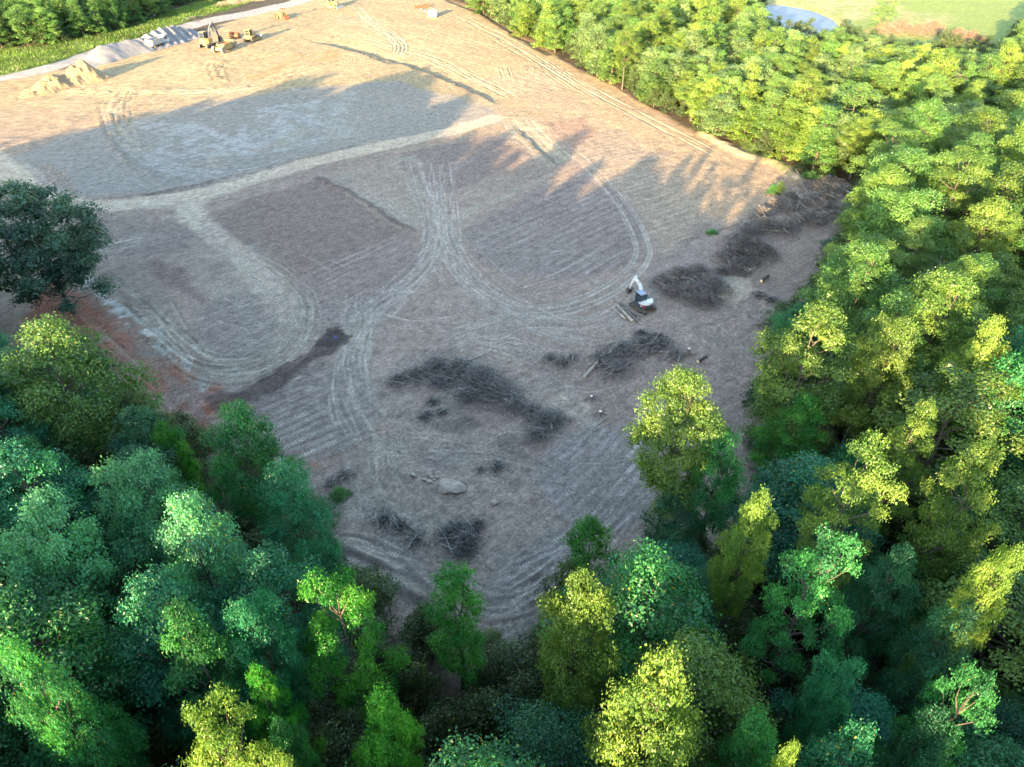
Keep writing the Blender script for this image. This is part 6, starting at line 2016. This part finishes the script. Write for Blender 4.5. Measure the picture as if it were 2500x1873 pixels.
def skip_loader(pos, hd, label):
    root = empty('skip_loader', (pos[0], pos[1], ground_z(*pos)), -hd)
    tag(root, label, 'tractor')
    for sd in (-1, 1):
        wheel(root, (sd * 0.95, -0.9, 0.75), 0.75, 0.45, hub='yellow')
        wheel(root, (sd * 0.85, 1.3, 0.5), 0.5, 0.3, hub='yellow')
    m = MB(); m.box((0, 0.9, 1.15), (0.8, 1.8, 0.75), top=(0.9, 0.95)); m.box((0, -0.7, 0.95), (0.9, 1.4, 0.5))
    for sd in (-1, 1): m.prism([(-1.7, 1.2), (-1.3, 1.6), (-0.4, 1.6), (-0.1, 1.2), (-0.4, 1.5), (-1.3, 1.5)], sd * 0.95 - 0.25, sd * 0.95 + 0.25)
    m.build('body', M['yellow'], root, bevel=0.04)
    m = MB(); m.box((0, -0.8, 1.35), (0.55, 0.5, 0.15)); m.box((0, -1.05, 1.65), (0.55, 0.12, 0.5))
    m.build('seat', M['dark'], root)
    m = MB()
    for xx in (-0.62, 0.62):
        for yy in (-1.35, -0.05): m.box((xx, yy, 2.05), (0.07, 0.07, 1.6))
    m.build('canopy_post', M['rust'], root)
    m = MB(); m.box((0, -0.7, 2.9), (1.55, 1.75, 0.10), top=(0.92, 0.92)); m.build('canopy', M['rust'], root)
    m = MB()
    for sd in (-1, 1): beam(m, [(-0.1, 1.5), (1.5, 1.2), (2.5, 0.45)], 0.12, [0.16, 0.18, 0.14], x=sd * 0.6)
    m.build('loader_arm', M['rust'], root)
    m = MB(); m.prism([(2.5, 0.15), (3.3, 0.08), (3.3, 0.12), (2.6, 0.25), (2.55, 0.75), (2.8, 0.9), (2.75, 0.93), (2.45, 0.8)], -1.05, 1.05)
    for sd in (-1, 1): m.prism([(2.5, 0.15), (3.3, 0.08), (2.8, 0.9), (2.45, 0.8)], sd * 1.04 - 0.02, sd * 1.04 + 0.02)
    m.build('bucket', M['rust'], root)
    m = MB(); m.prism([(-2.6, 0.1), (-2.3, 0.1), (-2.3, 0.7), (-2.6, 0.7)], -1.0, 1.0); m.box((0, -2.0, 0.8), (1.6, 0.6, 0.12)); m.box((-0.98, -2.1, 0.35), (0.06, 0.9, 0.5)); m.box((0.98, -2.1, 0.35), (0.06, 0.9, 0.5))
    m.build('box_blade', M['rust'], root)
skip_loader((-75.8, 253.2), R(-52), 'yellow tractor loader with rust-red canopy and bucket near the road')

# site clutter at the far end
def tank(pos, hd, label):
    root = empty('supply_tank', (pos[0], pos[1], ground_z(*pos)), -hd)
    tag(root, label, 'tank')
    m = MB()
    prof = [(-1.15, 0.35), (-1.15, 1.85), (-0.95, 2.1), (0.95, 2.1), (1.15, 1.85), (1.15, 0.35), (0.9, 0.2), (-0.9, 0.2)]
    m.prism(prof, -1.3, 1.3)
    m.build('tank_body', M['white'], root, bevel=0.06)
    m = MB(); m.cyl((0, 0, 2.1), (0, 0, 2.22), 0.25, n=14); m.build('lid', M['white'], root)
    m = MB()
    for yy in (-0.8, 0.8): m.box((0, yy, 0.12), (2.9, 0.14, 0.2))
    m.build('skid', M['dark'], root)
tank(G(1058, 41), R(10), 'white tank on skids at the far end of the field')
def trench_panel(pos, hd, label):
    root = empty('steel_panel', (pos[0], pos[1], ground_z(*pos)), -hd)
    tag(root, label, 'panel')
    m = MB(); m.box((0, 0, 0.45), (0.22, 6.0, 0.8)); m.build('sheet', M['rust'], root)
    for k in range(6):
        m = MB()
        for sd in (-1, 1): m.box((sd * 0.15, -2.7 + k * 1.08, 0.45), (0.09, 0.14, 0.86))
        m.build('rib', M['rust'], root)
trench_panel(G(1030, 19.5), R(53), 'long rusty steel panel lying left behind the white tank')
for i, (px, py, kx, ky, kz, mt, lab) in enumerate(((1029, 25, 0.5, 0.35, 0.25, 'bedgrey', 'grey block in the rubble left of the white tank'), (1037, 28, 0.6, 0.4, 0.2, 'truckwhite', 'pale slab in the rubble left of the white tank'),
        (1043, 30, 0.45, 0.4, 0.25, 'truckwhite', 'pale block nearest to the white tank'), (1033, 23, 0.4, 0.3, 0.25, 'dark', 'dark lump in the rubble by the rusty panel'))):
    x, y = G(px, py)
    rock('rubble', x, y, kx, ky, kz, random.uniform(0, 3), 140 + i, lab, mat=mt)
# dark riprap heap and pale pipes at the verge
for i in range(9):
    px, py = 452 + (i % 5) * 6.5 + rng.uniform(-2, 2), 50 - (i % 5) * 1.6 - (i // 5) * 3
    x, y = G(px, py)
    k = rng.uniform(0.45, 0.8)
    rock('riprap_stone', x, y, k, k * 0.8, k * 0.7, random.uniform(0, 3), 160 + i, 'dark riprap stone heaped on the verge at the end of the gravel stockpile', 'dark riprap stones on the verge', mat='dark')
for i in range(3):
    a, b = G(337 + i * 1.5, 50 - i * 2.2), G(378 + i * 1.5, 40 - i * 2.2)
    root = empty('drain_pipe', (a[0], a[1], ground_z(*a) + 0.25))
    tag(root, 'pale drain pipe lying in the tree shade behind the verge', 'pipe', 'pale drain pipes behind the verge')
    m = MB(); m.ring((0, 0, 0), (b[0] - a[0], b[1] - a[1], 0.02), 0.26, 0.22, 14)
    m.build('pipe_wall', M['truckwhite'], root)
